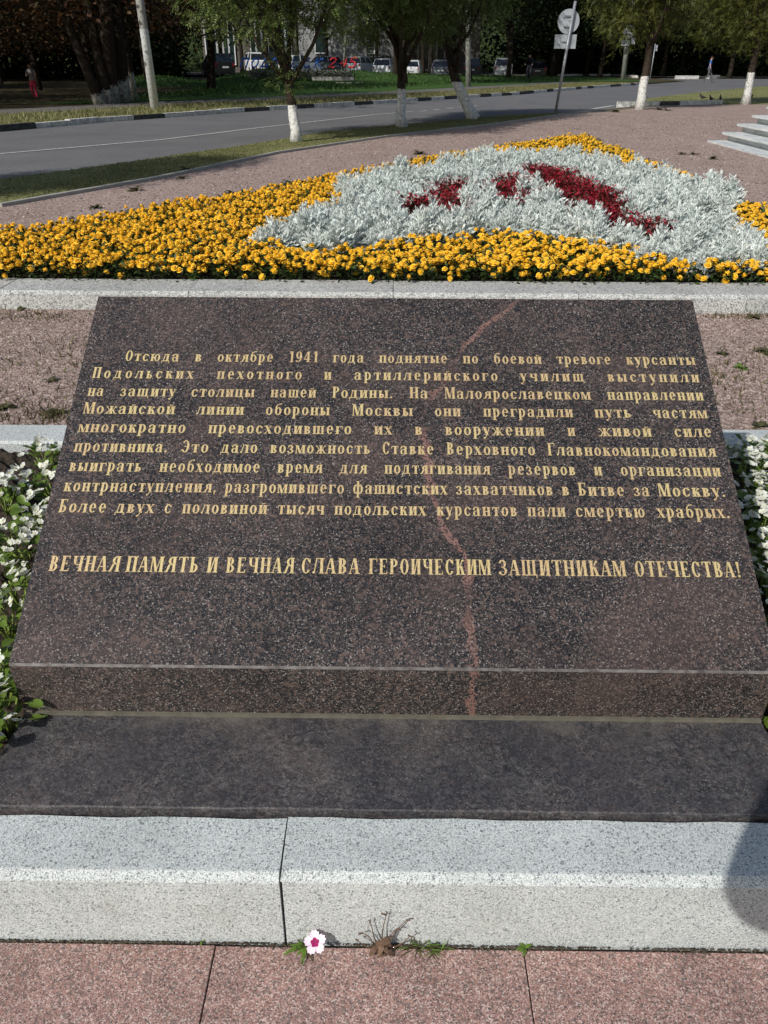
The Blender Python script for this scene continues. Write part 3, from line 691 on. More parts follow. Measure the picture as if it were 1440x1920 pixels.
# ================================================================== small bed around the slab: soil + begonias
def soilz(x, y): return .165+.012*math.sin(x*31+y*17)*math.sin(y*43-x*11)+.008*math.sin(x*97)*math.cos(y*83)
V = []; F = []
rs = np.random.RandomState(5)
for side in (-1, 1):
    xs_ = np.arange(.80, 4.4, .02); ys_ = np.arange(1.07, 2.81, .02); n0 = len(V)
    for i, x in enumerate(xs_):
        for j, y in enumerate(ys_): V.append((side*x, y, soilz(x*side, y)+rs.uniform(-.006, .008)))
    m_ = len(ys_)
    for i in range(len(xs_)-1):
        for j in range(m_-1): F.append((n0+i*m_+j, n0+(i+1)*m_+j, n0+(i+1)*m_+j+1, n0+i*m_+j+1))
b = MB(); b.add(V, F); tag(b.build('bed_soil', SOIL), kind='structure')

BLEAF = mat_leaf('begonia_leaf', [srgb(112, 136, 50), srgb(136, 160, 66), srgb(88, 114, 42), srgb(158, 170, 88)], .3, .35, 9, .5)
BPET = mat_leaf('begonia_petal', [srgb(232, 235, 226), srgb(240, 240, 236), srgb(224, 228, 206)], .3, .5, 9)
BSTEM = mat_simple('begonia_stem', srgb(120, 138, 62), .6, .3)
def leaf_disc(w, l, cup, n=8):
    V = [(0, 0, 0)]; F = []
    for i in range(n):
        a = 2*math.pi*i/n; x = l*.5*(1-math.cos(a))+0; y = w*.5*math.sin(a)
        V.append((x, y, cup*(abs(y)/(w*.5))**2*w*.4+.02*l*math.sin(i*2.3)))
    V[0] = (l*.45, 0, -.0)
    for i in range(n): F.append((0, 1+i, 1+(i+1) % n))
    return V, F
lv, lf = leaf_disc(.042, .055, .6, 10)
bleafs = []
for s_ in (1.0, .8, 1.15):
    b = MB(); b.add(np.array(lv)*s_, lf, 0, True); b.tube([(-.03*s_, 0, -.015), (.0, 0, 0)], .0016, 5, 1); bleafs.append(b.mesh('leaf', [BLEAF, BSTEM]))
bfl = []
YEL = mat_simple('begonia_centre', srgb(210, 190, 70), .6)
for s_ in (1.0, .85):
    b = MB()
    for k, (a, ww, ll) in enumerate(((0, .017, .016), (90, .010, .012), (180, .017, .016), (270, .010, .012))):
        pv_, pf_ = leaf_disc(ww*s_, ll*s_, .5, 7); A = math.radians(a)
        P = [(x*math.cos(A)-y*math.sin(A), x*math.sin(A)+y*math.cos(A), z+x*.25+.0007*k) for x, y, z in pv_]
        b.add(P, pf_, 0, True)
    b.tube([(0, 0, .001), (0, 0, .003)], .0017, 6, 1); bfl.append(b.mesh('flower', [BPET, YEL]))
rb = random.Random(11)
beg_pos = []
def beg_pts(side, lst):
    for (px, py) in lst:
        p = at(px, py, .24); beg_pos.append((p.x, p.y, side))
beg_pts('left', [(78, 850), (36, 905), (94, 905), (5, 935), (66, 960), (84, 990), (20, 1020), (55, 1040), (30, 1100), (8, 1160), (4, 1275), (6, 1330), (2, 1375), (-20, 1250)])
beg_pts('right', [(1400, 850), (1432, 845), (1405, 880), (1440, 885), (1418, 920), (1445, 925), (1420, 955), (1450, 965), (1430, 995), (1436, 1030), (1455, 1045), (1440, 1065), (1452, 1100), (1475, 900), (1480, 960), (1446, 1345), (1470, 1300), (1470, 1150), (1470, 1220)])
for k in range(22):
    beg_pos.append((rb.uniform(-2.6, -1.75), rb.uniform(1.2, 2.6), 'left')); beg_pos.append((rb.uniform(1.75, 2.6), rb.uniform(1.2, 2.6), 'right'))
for x, y, side in beg_pos:
    if -.86 < x < .87: x = (-.89 if x < 0 else .90)
    t = empty('begonia', (x, y, soilz(x, y)), rb.uniform(0, 6.28))
    tag(t, 'white flowering begonia in the dark soil '+('left of the memorial slab' if side == 'left' else 'right of the memorial slab'), 'begonia', 'begonias '+side+' of the slab')
    dense = side == 'right'
    sb = MB()
    for k in range(6): sb.tube([(0, 0, -.01), (rb.uniform(-.04, .04), rb.uniform(-.04, .04), .08)], .003, 5)
    sb.build('stem', BSTEM, t)
    for k in range(rb.randint(20, 26)):
        o = link_mesh('leaf', rb.choice(bleafs), t); a = rb.uniform(0, 6.28); r0 = rb.uniform(.01, .062)
        o.location = (math.cos(a)*r0, math.sin(a)*r0, rb.uniform(.025, .11)); o.rotation_euler = (rb.uniform(-.4, .4), rb.uniform(-.7, .2), a+rb.uniform(-.5, .5)); o.scale = (rb.uniform(.45, .78),)*3
    for k in range(rb.randint(24, 31) if dense else rb.randint(19, 26)):
        o = link_mesh('flower', rb.choice(bfl), t); a = rb.uniform(0, 6.28); r0 = rb.uniform(.0, .085)
        o.location = (math.cos(a)*r0, math.sin(a)*r0, .135-r0*.5+rb.uniform(-.015, .02)); o.rotation_euler = (rb.uniform(-.2, 1.0), rb.uniform(-.6, .6), rb.uniform(-1, 1)); o.scale = (rb.uniform(.72, 1.05),)*3

# tiny sprigs of grass and moss in the gravel by the kerbs
rs = np.random.RandomState(17); P_ = []
for cx, cy, sx, sy, n_ in ((-1.9, 3.25, .35, .12, 420), (-1.4, 3.1, .15, .06, 240), (-2.2, 4.6, .3, .06, 260), (-1.75, 3.9, .25, .25, 200), (1.75, 3.7, .25, .15, 220), (2.1, 3.95, .2, .12, 260), (1.9, 3.2, .3, .1, 260), (2.1, 4.7, .2, .04, 140), (1.55, 3.5, .1, .2, 90)):
    P_.append(np.stack([rs.normal(cx, sx, n_), np.clip(rs.normal(cy, sy, n_), 2.99, 4.77), np.full(n_, .17)], 1))
P_ = np.concatenate(P_); n_ = len(P_)
V, F = scatter([(-.0022, 0, 0), (.0022, 0, 0), (.001, .006, .02)], [(0, 1, 2)], P_, rotm(rs.uniform(0, 6.28, n_), rs.uniform(-.6, .6, n_), rs.uniform(-.6, .6, n_)), rs.uniform(.8, 2.2, n_))
tag(link_mesh('gravel_sprigs', np_mesh('gravel_sprigs', V, F, mat_leaf('sprig', [srgb(86, 88, 52), srgb(112, 108, 66), srgb(70, 64, 44), srgb(124, 110, 80)], .2, .8))), 'thin scattered sprigs of grass and dry moss in the gravel between the kerbs', 'grass', kind='stuff')

# ---- loose gravel stones on the strip between kerbs
rs = np.random.RandomState(8); n_ = 34000
gx = rs.uniform(-2.6, 2.6, n_*2); gy = rs.uniform(2.97, 4.78, n_*2)
keep = (np.abs(gx) > .95+.0*gy); gx, gy = gx[keep][:n_], gy[keep][:n_]; n_ = len(gx)
tv = np.array([(1, 0, 0), (0, 1, 0), (-1, .1, 0), (0, -1, .1), (.1, 0, .8), (0, .1, -.6)]); tf = [(0, 1, 4), (1, 2, 4), (2, 3, 4), (3, 0, 4)]
V, F = scatter(tv, tf, np.stack([gx, gy, np.full(n_, .171)], 1), rotm(rs.uniform(0, 6.28, n_), rs.uniform(-.5, .5, n_), rs.uniform(-.5, .5, n_)), rs.uniform(.0025, .0065, n_))
o = link_mesh('gravel_stones', np_mesh('gravel_stones', V, F, GRAVEL2)); tag(o, 'loose pinkish crushed granite chips between the two kerbs', 'gravel', kind='stuff')
n_ = 26000; gx = rs.uniform(-5, 9, n_); gy = rs.uniform(5, 25, n_)
ipoly = [(p.x, p.y) for p in inner]+[(40, 2.97), (-14, 2.97)]; bedp = [(-4.35, 5.0), (3.55, 5.0), (3.55, 16.2)]
ok = [i for i in range(n_) if inpoly(gx[i], gy[i], ipoly) and not inpoly(gx[i], gy[i], bedp)]; gx, gy = gx[ok], gy[ok]; n_ = len(gx)
V, F = scatter(tv, tf, np.stack([gx, gy, np.full(n_, .171)], 1), rotm(rs.uniform(0, 6.28, n_), rs.uniform(-.5, .5, n_), rs.uniform(-.5, .5, n_)), rs.uniform(.006, .016, n_))
o = link_mesh('gravel_stones', np_mesh('gravel_stones_far', V, F, GRAVEL2)); tag(o, 'loose pinkish granite chips around the triangular flowerbed', 'gravel', kind='stuff')

# ================================================================== TRIANGULAR FLOWERBED
BED = [(-4.2, 5.1), (3.42, 5.1), (3.42, 15.95), (.55, 12.05), (-1.05, 9.15), (-3.1, 6.4)]
V = []; sheet('flowerbed_soil', BED, .215, SOIL)
def g2(px, py, z): p = at(px, py, z); return (p.x, p.y)
SILV = [g2(x, y, .36) for x, y in ((490, 452), (560, 466), (620, 470), (700, 462), (800, 446), (870, 452), (920, 436), (1000, 436), (1060, 448), (1130, 462), (1200, 480), (1290, 492), (1350, 498), (1425, 500))]+\
       [g2(x, y, .40) for x, y in ((1424, 470), (1384, 415), (1362, 396), (1382, 370))]+\
       [g2(x, y, .42) for x, y in ((1345, 347), (1250, 328), (1200, 318), (1160, 305), (1100, 294), (1060, 288), (1000, 286), (920, 290), (880, 300))]+[g2(x, y, .44) for x, y in ((800, 314), (760, 313), (720, 319), (620, 338))]+\
       [g2(x, y, .40) for x, y in ((640, 372), (600, 402), (520, 412))]
def redpoly(lst, dy=.75):
    P = [g2(x, y, .40) for x, y in lst]; cx = sum(p[0] for p in P)/len(P); cy = sum(p[1] for p in P)/len(P)
    return [(x, y+.05 if y > cy else y-dy) for x, y in P]
REDS = [redpoly([(812, 352), (868, 355), (866, 372), (842, 388), (815, 374)]), redpoly([(912, 350), (975, 342), (968, 356), (922, 368)]),
        redpoly([(985, 318), (1045, 322), (1100, 352), (1150, 362), (1150, 385), (1178, 400), (1176, 412), (1105, 402), (1060, 388), (1015, 360), (1000, 340)], .6),
        redpoly([(1165, 395), (1185, 405), (1175, 420), (1160, 410)], .45), redpoly([(1205, 422), (1230, 428), (1225, 442), (1208, 436)], .45), redpoly([(755, 384), (805, 384), (800, 396), (760, 396)], .2)]
in_red = lambda x, y: any(inpoly(x, y, r) for r in REDS)
def inset_ok(x, y, poly, d):
    return all(inpoly(x+dx*d, y+dy*d, poly) for dx, dy in ((1, 0), (-1, 0), (0, 1), (0, -1)))
# --- marigolds
MG = mat_leaf('marigold_petals', [srgb(255, 220, 74), srgb(255, 228, 98), srgb(255, 210, 54), srgb(255, 224, 112)], .15, .6, 40)
MC = mat_leaf('marigold_centre', [srgb(255, 196, 36), srgb(255, 208, 52)], .1, .6)
MLEAF = mat_leaf('marigold_leaf', [srgb(44, 62, 26), srgb(60, 80, 34), srgb(34, 50, 22), srgb(72, 88, 44)], .2, .5, 8)
def pompom(seed):
    r_ = random.Random(seed); b = MB()
    # ruffled petals in three rings
    for ring, (n_, rad_, tilt, z, ln) in enumerate(((9, .018, .15, 0, .011), (8, .013, .65, .005, .010), (5, .007, 1.1, .009, .008))):
        for k in range(n_):
            a = 2*math.pi*(k+.5*ring)/n_+r_.uniform(-.15, .15); t_ = tilt+r_.uniform(-.15, .15); w_ = rad_*math.pi/n_*1.35
            i0 = rad_*.35; r1 = rad_*(1+r_.uniform(-.1, .1))
            ca, sa = math.cos(a), math.sin(a)
            P = []
            for (rr_, ww_, zz) in ((i0, -w_*.5, 0), (i0, w_*.5, 0), (r1, w_, math.sin(t_)*ln), (r1*1.06, 0, math.sin(t_)*ln+.002), (r1, -w_, math.sin(t_)*ln)):
                P.append((ca*rr_-sa*ww_, sa*rr_+ca*ww_, z+zz))
            b.add(P, [(0, 1, 2, 3), (0, 3, 4)], 0 if ring < 2 or k % 2 else 1)
    b.add([(0.006*math.cos(i*1.257), .006*math.sin(i*1.257), .0155) for i in range(5)]+[(0, 0, .017)]+[(.014*math.cos(i*1.257), .014*math.sin(i*1.257), -.004) for i in range(5)],
          [(i, (i+1) % 5, 5) for i in range(5)]+[(6+i, 6+(i+1) % 5, (i+1) % 5, i) for i in range(5)], 1)
    return b.mesh('flower_head', [MG, MC])
poms = [pompom(s_) for s_ in range(5)]
def foliage_mesh(seed, n_, R_, H_, L, W, mat, base=.02):
    rs = np.random.RandomState(seed)
    tv = [(0, -W*.3, 0), (0, W*.3, 0), (L*.6, W, L*.1), (L, 0, 0), (L*.6, -W, L*.1)]; tf = [(0, 2, 3, 4)]
    tv = [(0, 0, 0), (L*.5, -W, .12*L), (L, 0, 0), (L*.5, W, .12*L)]; tf = [(0, 1, 2, 3)]
    a = rs.uniform(0, 6.28, n_); r = R_*np.sqrt(rs.uniform(0, 1, n_)); z = base+rs.uniform(0, 1, n_)**.7*H_*(1-.35*(r/R_)**2)
    pos = np.stack([r*np.cos(a), r*np.sin(a), z], 1)
    V, F = scatter(tv, tf, pos, rotm(a+rs.uniform(-1, 1, n_), rs.uniform(-1.0, .4, n_), rs.uniform(-.8, .8, n_)), rs.uniform(.7, 1.3, n_))
    return np_mesh('foliage', V, F, mat)
mfol = [foliage_mesh(20+k, 150, .14, .15, .045, .008, MLEAF) for k in range(3)]
rm = random.Random(21)
def try_grid(poly_ok, sp, jit, bounds, rr):
    out = []; x0, x1, y0, y1 = bounds; j = 0; y = y0
    while y < y1:
        x = x0+(sp/2 if j % 2 else 0)
        while x < x1:
            px_, py_ = x+rr.uniform(-jit, jit), y+rr.uniform(-jit, jit)
            if poly_ok(px_, py_): out.append((px_, py_))
            x += sp
        y += sp*.87; j += 1
    return out
nearb = lambda x, y: inpoly(x, y, BED) and inpoly(x-.13, y+.10, BED) and inpoly(x+.1, y, BED)
mpts = try_grid(lambda x, y: nearb(x, y) and not inpoly(x, y, SILV), .215, .035, (-4.2, 3.4, 5.19, 15.9), rm)
mpts.sort(key=lambda p: (not -60 < frame_px(p[0], p[1], .35)[0] < 1500, p[1]))
mlabel = 'bushy marigold plant with round orange yellow blooms in the triangular flowerbed'
cnt = 0; rest_pos = []
def bloom_spots(rr, n_):
    out = []
    tries = 0
    while len(out) < n_ and tries < 200:
        tries += 1
        a = rr.uniform(0, 6.28); r0 = .125*math.sqrt(rr.random()); x, y = r0*math.cos(a), r0*math.sin(a)
        if all((x-q[0])**2+(y-q[1])**2 > .027**2 for q in out): out.append((x, y, .185-r0*.42+rr.uniform(-.03, .025)))
    for k in range(5):
        a = rr.uniform(0, 6.28); out.append((.135*math.cos(a), .135*math.sin(a), rr.uniform(.07, .12)))
    return out
for (x, y) in mpts:
    hid = False
    if cnt < 290:
        t = empty('marigold', (x, y, .215), rm.uniform(0, 6.28)); cnt += 1
        tag(t, mlabel, 'marigold', 'marigolds filling the triangular flowerbed')
        link_mesh('foliage', rm.choice(mfol), t)['kind'] = 'stuff'
        for sx, sy, sz in bloom_spots(rm, rm.randint(16, 21)):
            o = link_mesh('flower_head', rm.choice(poms), t); o.location = (sx, sy, sz)
            o.rotation_euler = (sy*-5+rm.uniform(-.4, .4), sx*5+rm.uniform(-.4, .4), rm.uniform(0, 6.28)); o.scale = (rm.uniform(.9, 1.25),)*3
    else: rest_pos.append((x, y))
if rest_pos:
    hp = []
    for x, y in rest_pos:
        for sx, sy, sz in bloom_spots(rm, 12): hp.append((x+sx, y+sy, .215+sz))
    me0 = poms[0]; tvv = np.array([v.co[:] for v in me0.vertices]); tff = [p.vertices[:] for p in me0.polygons]; tri = []
    mi0 = []
    for p in me0.polygons:
        vv = p.vertices[:]
        for i in range(1, len(vv)-1): tri.append((vv[0], vv[i], vv[i+1])); mi0.append(p.material_index)
    rs = np.random.RandomState(2); n_ = len(hp)
    V, F = scatter(tvv, tri, np.array(hp), rotm(rs.uniform(0, 6.28, n_), rs.uniform(-.4, .4, n_), rs.uniform(-.4, .4, n_)), rs.uniform(.85, 1.2, n_))
    V2 = []; F2 = []; base = 0
    o = link_mesh('marigold_mass', np_mesh('marigold_mass', V, F, [MG, MC], mi0*n_)); tag(o, 'farther orange marigolds near the apex and outer edges of the triangular flowerbed', 'marigolds', kind='stuff')
    f0 = mfol[0]; fv = np.array([v.co[:] for v in f0.vertices]); ff = [p.vertices[:] for p in f0.polygons]; n_ = len(rest_pos)
    V, F = scatter(fv, ff, np.array([(x, y, .215) for x, y in rest_pos]), rotm(rs.uniform(0, 6.28, n_), np.zeros(n_), np.zeros(n_)), np.ones(n_))
    o = link_mesh('marigold_leaves', np_mesh('marigold_leaves', V, F, MLEAF)); tag(o, 'dark green leaves under the farther marigolds', 'leaves', kind='stuff')
# --- dusty miller
DM = mat_leaf('silver_leaf', [srgb(206, 216, 213), srgb(228, 234, 229), srgb(176, 188, 184), srgb(242, 246, 241), srgb(190, 198, 188)], .12, .75, 14, .15)
def dm_leaf():
    """lobed woolly leaf, arching; x outwards"""
    V = []; F = []
    L = .095; st = 6
    for i in range(st):
        t_ = i/(st-1); x = L*t_; z = .05*math.sin(t_*2.4)*L/.13; w_ = .0045*(1-t_*.4)
        V += [(x, -w_, z), (x, w_, z)]
    for i in range(st-1): F.append((2*i, 2*i+2, 2*i+3, 2*i+1))
    for i in range(1, st):
        t_ = i/(st-1); x = L*t_; z = .05*math.sin(t_*2.4)*L/.13; ll = .034*math.sin(.5+t_*2.0)
        for s_ in (-1, 1):
            n0 = len(V); V += [(x-.006, s_*.003, z), (x+.012, s_*ll*.55, z+.010), (x+.028, s_*ll, z+.008), (x+.006, s_*ll*.72, z-.002)]
            F.append((n0, n0+1, n0+2, n0+3))
    n0 = len(V); V += [(L-.004, -.006, .026), (L+.009, -.008, .028), (L+.018, 0, .024), (L+.009, .008, .028)]; F.append((n0, n0+1, n0+2, n0+3))
    return V, F
dlv, dlf = dm_leaf()
def dm_plant(seed, n_=74):
    rs = np.random.RandomState(seed); n1 = 15
    # several shoots, each with a rosette of leaves
    P = []; Y = []; PI_ = []; S_ = []
    for k in range(n1):
        a = rs.uniform(0, 6.28); r = .115*math.sqrt(rs.uniform(0, 1)); cx, cy = r*math.cos(a), r*math.sin(a); h = rs.uniform(.13, .25)*(1-.45*(r/.115)**2)
        m_ = rs.randint(9, 13)
        for q in range(m_):
            f = q/m_; P.append((cx, cy, h*(.45+.55*f))); Y.append(q*2.4+rs.uniform(-.3, .3)); PI_.append(-(.15+f*1.0)+rs.uniform(-.15, .15)); S_.append((1.1-f*.45)*rs.uniform(.75, 1.1)*.95)
    n_ = len(P)
    V, F = scatter(dlv, dlf, np.array(P), rotm(np.array(Y), np.array(PI_), rs.uniform(-.5, .5, n_)), np.array(S_))
    return np_mesh('dusty_miller', V, F, DM)
dms = [dm_plant(40+k) for k in range(5)]
dpts = try_grid(lambda x, y: inset_ok(x, y, SILV, .015) and not in_red(x, y), .235, .04, (-1.2, 3.6, 4.9, 14.0), rm)
dpts.sort(key=lambda p: p[1])
for i, (x, y) in enumerate(dpts[:300]):
    o = link_mesh('dusty_miller', rm.choice(dms)); o.location = (x, y, .205); o.rotation_euler = (0, 0, rm.uniform(0, 6.28)); s_ = rm.uniform(.95, 1.25); o.scale = (s_, s_, rm.uniform(.85, 1.45))
    tag(o, 'silver grey dusty miller plant with lobed woolly leaves in the star planting', 'dusty miller', 'dusty miller forming the silver star')
if len(dpts) > 300:
    R_ = dpts[300:]; me0 = dms[0]; tvv = np.array([v.co[:] for v in me0.vertices]); ff = [p.vertices[:] for p in me0.polygons]; n_ = len(R_); rs = np.random.RandomState(3)
    V, F = scatter(tvv, ff, np.array([(x, y, .205) for x, y in R_]), rotm(rs.uniform(0, 6.28, n_), np.zeros(n_), np.zeros(n_)), rs.uniform(.85, 1.15, n_))
    o = link_mesh('dusty_miller_mass', np_mesh('dusty_miller_mass', V, F, DM)); tag(o, 'farther silver dusty miller plants at the back of the star', 'dusty miller', kind='stuff')
# --- red flowers
RF = mat_leaf('red_petals', [srgb(146, 26, 42), srgb(170, 36, 52), srgb(116, 18, 30), srgb(188, 60, 76)], .15, .55, 20)
RL = mat_leaf('bronze_leaf', [srgb(58, 28, 24), srgb(80, 36, 30), srgb(46, 30, 22), srgb(70, 56, 34)], .15, .5, 20)
def red_plant(seed):
    rs = np.random.RandomState(seed); b = MB()
    def ring(n_, zlo, zhi, L, W, mi, R_):
        a = rs.uniform(0, 6.28, n_); r = R_*np.sqrt(rs.uniform(0, 1, n_)); pos = np.stack([r*np.cos(a), r*np.sin(a), rs.uniform(zlo, zhi, n_)], 1)
        tv = [(0, 0, 0), (L*.5, -W, .2*L), (L, 0, 0), (L*.5, W, .2*L)]
        V, F = scatter(tv, [(0, 1, 2, 3)], pos, rotm(a+rs.uniform(-1, 1, n_), rs.uniform(-.8, .3, n_), rs.uniform(-.6, .6, n_)), rs.uniform(.7, 1.3, n_)); b.add(V, F, mi)
    ring(80, .03, .17, .045, .014, 1, .12); ring(90, .12, .20, .018, .008, 0, .13)
    return b.mesh('red_begonia', [RF, RL])
rps = [red_plant(60+k) for k in range(3)]
rpts = try_grid(lambda x, y: inpoly(x, y, SILV) and any(inset_ok(x, y, r, .0) for r in REDS), .17, .03, (-1.2, 3.6, 4.9, 14.0), rm)
for x, y in rpts:
    o = link_mesh('red_begonia', rm.choice(rps)); o.location = (x, y, .215); o.rotation_euler = (0, 0, rm.uniform(0, 6.28)); o.scale = (1.05, 1.05, rm.uniform(1.2, 1.5))
    tag(o, 'low red flowering plant with dark bronze leaves inside the silver star', 'red flowers', 'red flowers inside the silver star')

# ================================================================== small weeds
WG = mat_leaf('weed_leaf', [srgb(80, 104, 42), srgb(104, 132, 52), srgb(60, 80, 36)], .2, .5, 20)
WD = mat_leaf('dark_weed_leaf', [srgb(60, 64, 38), srgb(78, 76, 46), srgb(50, 46, 34)], .1, .7, 20)
WDRY = mat_simple('dry_stem', srgb(124, 100, 82), .9, .1, c2=srgb(84, 66, 54), scale=30)
def blade(b, base, d, L, W, droop, mi=0):
    base = Vector(base); d = Vector(d).normalized(); side = d.cross(Vector((0, 0, 1))); side = side.normalized() if side.length > .01 else Vector((1, 0, 0)); P = []
    for t_, w_ in ((0, W*.6), (.35, W), (.7, W*.7), (1, 0)):
        c = base+d*L*t_+Vector((0, 0, -droop*L*t_*t_))
        P += [c-side*w_] if w_ == 0 else [c-side*w_, c+side*w_]
    b.add([tuple(p) for p in P], [(0, 1, 3, 2), (2, 3, 5, 4), (4, 5, 6)], mi)
# dianthus
dp = at(590, 1776, 0.0); rw = random.Random(9)
di = empty('dianthus', tuple(dp)); tag(di, 'single white pink flower with a magenta centre growing from the paving joint', 'flower')
for k in range(26):
    a = rw.uniform(0, 6.28); bb = MB(); blade(bb, (-.012+rw.uniform(-.012, .008), rw.uniform(-.004, .008), 0), (math.cos(a)*.9-.4, math.sin(a)*.5-.25, rw.uniform(.3, 1.2)), rw.uniform(.034, .062), .0026, .6)
    bb.build('leaf', WG if rw.random() < .7 else WD, di)
DPW = mat_simple('dianthus_petal', srgb(244, 226, 238), .6, .2, c2=srgb(236, 208, 228), scale=80)
DPM = mat_simple('dianthus_eye', srgb(172, 40, 110), .6, .2, c2=srgb(140, 24, 84), scale=200)
fc = Vector((.003, -.012, .035)); vd = (Vector((0, 0, CAM_H))-dp-fc).normalized(); q_ = vd.to_track_quat('Z', 'Y')
sb = MB(); sb.tube([(-.004, .0, 0), (.0, .002, .02), tuple(fc)], .0012, 6); sb.build('stem', BSTEM, di)
for k in range(5):
    a0 = k*72+18; V = [(0, 0, 0)]; n_ = 9
    rim = []
    for i in range(n_):
        a = math.radians(a0-35+70*i/(n_-1)); r0 = .021*(1-.25*((i-(n_-1)/2)/((n_-1)/2))**2)*(1+(.07 if i % 2 else -.05))
        rim.append((r0*math.cos(a), r0*math.sin(a), .003+.001*math.sin(i*3)+.0005*k))
    mid = [(x*.42, y*.42, .001+.0004*k) for x, y, z in rim]
    P = [fc+q_@Vector(p) for p in [(0, 0, 0)]+mid+rim]
    bb = MB(); bb.add([tuple(p) for p in P], [(0, 1+i, 2+i) for i in range(n_-1)], 1); bb.F += []; 
    bb.add([tuple(p) for p in P], [(1+i, 1+n_+i, 2+n_+i, 2+i) for i in range(n_-1)], 0)
    bb.build('petal', [DPW, DPM], di)
# dry weed
dp = at(712, 1778, 0.0); dw = empty('dry_weed', tuple(dp)); tag(dw, 'withered brown weed with thin curled stems against the pale kerb', 'weed')
sb = MB()
for (x1, z1, x2, z2, y1) in ((-.02, .04, -.032, .05, .02), (-.014, .055, -.018, .08, .028), (.006, .06, .012, .10, .03), (.03, .05, .05, .085, .03), (.02, .045, .033, .065, .02), (.045, .03, .058, .05, .01), (-.03, .02, -.045, .035, .01)):
    sb.tube([(0, 0, 0), (x1*.7, y1*.3-.01, z1*.6), (x1, y1*.4-.01, z1), (x2, y1*.45-.01, z2)], [.0016, .0014, .001, .0008], 5)
    for q in range(2): sb.tube([(x2, y1*.45-.01, z2), (x2+rw.uniform(-.009, .009), y1*.45-.012, z2+rw.uniform(-.002, .009))], [.0012, .0018], 5)
sb.build('stem', WDRY, dw)
for k in range(16):
    bb = MB(); blade(bb, (rw.uniform(-.008, .02), rw.uniform(-.012, .0), rw.uniform(.0, .035)), (rw.uniform(-1, 1), rw.uniform(-.8, .2), rw.uniform(-.2, .8)), rw.uniform(.015, .03), .006, .6); bb.build('leaf', WDRY, dw)
# grass tuft
dp = at(795, 1780, 0.0); gt = empty('grass_tuft', tuple(dp)); tag(gt, 'spiky green grass tuft in the joint right of the withered weed', 'grass')
for k in range(46):
    bb = MB(); a = rw.uniform(0, math.pi*2); x0 = rw.uniform(-.03, .035)
    blade(bb, (x0, rw.uniform(-.004, .006), 0), (math.cos(a)*.8+x0*12, math.sin(a)*.35-.1, rw.uniform(.15, .8)), rw.uniform(.022, .048), .0013, .35); bb.build('blade', WD if k % 3 else WG, gt)
# small leafy weeds
def leafy_weed(px, py, z, size, mat, label, n_=7, name='weed', group=None):
    p = at(px, py, z); t = empty(name, tuple(p)); tag(t, label, 'weed', group)
    for k in range(n_):
        bb = MB(); a = rw.uniform(0, 6.28); blade(bb, (0, 0, 0), (math.cos(a), math.sin(a), rw.uniform(.3, 1.2)), size*rw.uniform(.6, 1.1), size*.16, .5); bb.build('leaf', mat, t)
leafy_weed(985, 1777, 0, .026, WG, 'tiny green leafy weed with four leaves by the kerb, right of the grass tuft', 6)
leafy_weed(380, 1764, 0, .014, WG, 'tiny weed in the paving joint left of the kerb gap', 5)
leafy_weed(1387, 690, .172, .06, WG, 'bright green weed on the gravel right of the memorial slab', 14)
leafy_weed(1355, 665, .172, .06, WD, 'olive low weed behind the bright green one on the gravel', 12)
leafy_weed(1437, 662, .172, .09, WD, 'olive weed on the gravel at the right edge of the photo', 16)
leafy_weed(1412, 596, .172, .08, WD, 'brown dead weed at the foot of the flowerbed kerb on the right', 12)
leafy_weed(48, 575, .172, .14, WD, 'dark grass clump at the foot of the flowerbed kerb on the left', 26)
leafy_weed(105, 775, .172, .07, WD, 'low olive weeds behind the rear kerb left of the slab', 24)
leafy_weed(10, 765, .172, .07, WD, 'small olive weeds on the gravel at the left edge', 16)
leafy_weed(95, 715, .172, .06, WD, 'flat dry weed in the middle of the left gravel patch', 10)
leafy_weed(1425, 800, .172, .06, WD, 'small dark weed at the rear kerb, far right', 10)
for i, (px, py, s_) in enumerate(((255, 357, .16), (340, 335, .12), (345, 385, .1), (543, 352, .2), (550, 345, .22), (435, 363, .14), (787, 289, .22), (905, 285, .2), (350, 320, .2), (180, 390, .12), (1236, 206, .3), (1250, 207, .25), (1337, 298, .16), (1280, 290, .14), (1300, 290, .14), (1155, 210, .3))):
    leafy_weed(px, py, .172, s_, WD, 'scrawny dark weed on the far gravel around the flowerbed', 12, group='scattered weeds on the far gravel')

# ================================================================== marble steps
st = empty('marble_steps', (5.95, 16.6, .17)); tag(st, 'pale grey marble steps of a monument at the right edge of the gravel', 'steps')
for k in range(6):
    x0 = 5.93+.27*k; y1 = 16.55+.06*k; z0 = .17+.14*(k-1); tp = z0+.14
    if k == 0: z0, tp = .10, .2
    tp = .2+.14*k; z0 = tp-.14
    b = MB(); b.prism([(x0+.02, 8), (9.5, 8), (9.5, y1-.02), (x0+.12, y1-.02)], 'z', z0-.03, tp-.045); b.build('riser', MARB, st, st.location)
    n_ = 5
    for q in range(n_):
        ya, yb = 8+(y1-8)*q/n_, 8+(y1-8)*(q+.997)/n_; xa = x0-.12*(1-(ya-8)/(y1-8))*1.0+.0; xb = x0-.12*(1-(yb-8)/(y1-8))
        b = MB(); b.prism([(xa, ya), (9.5, ya), (9.5, yb), (xb, yb)], 'z', tp-.04, tp); b.build('tread', MARB, st, st.location)

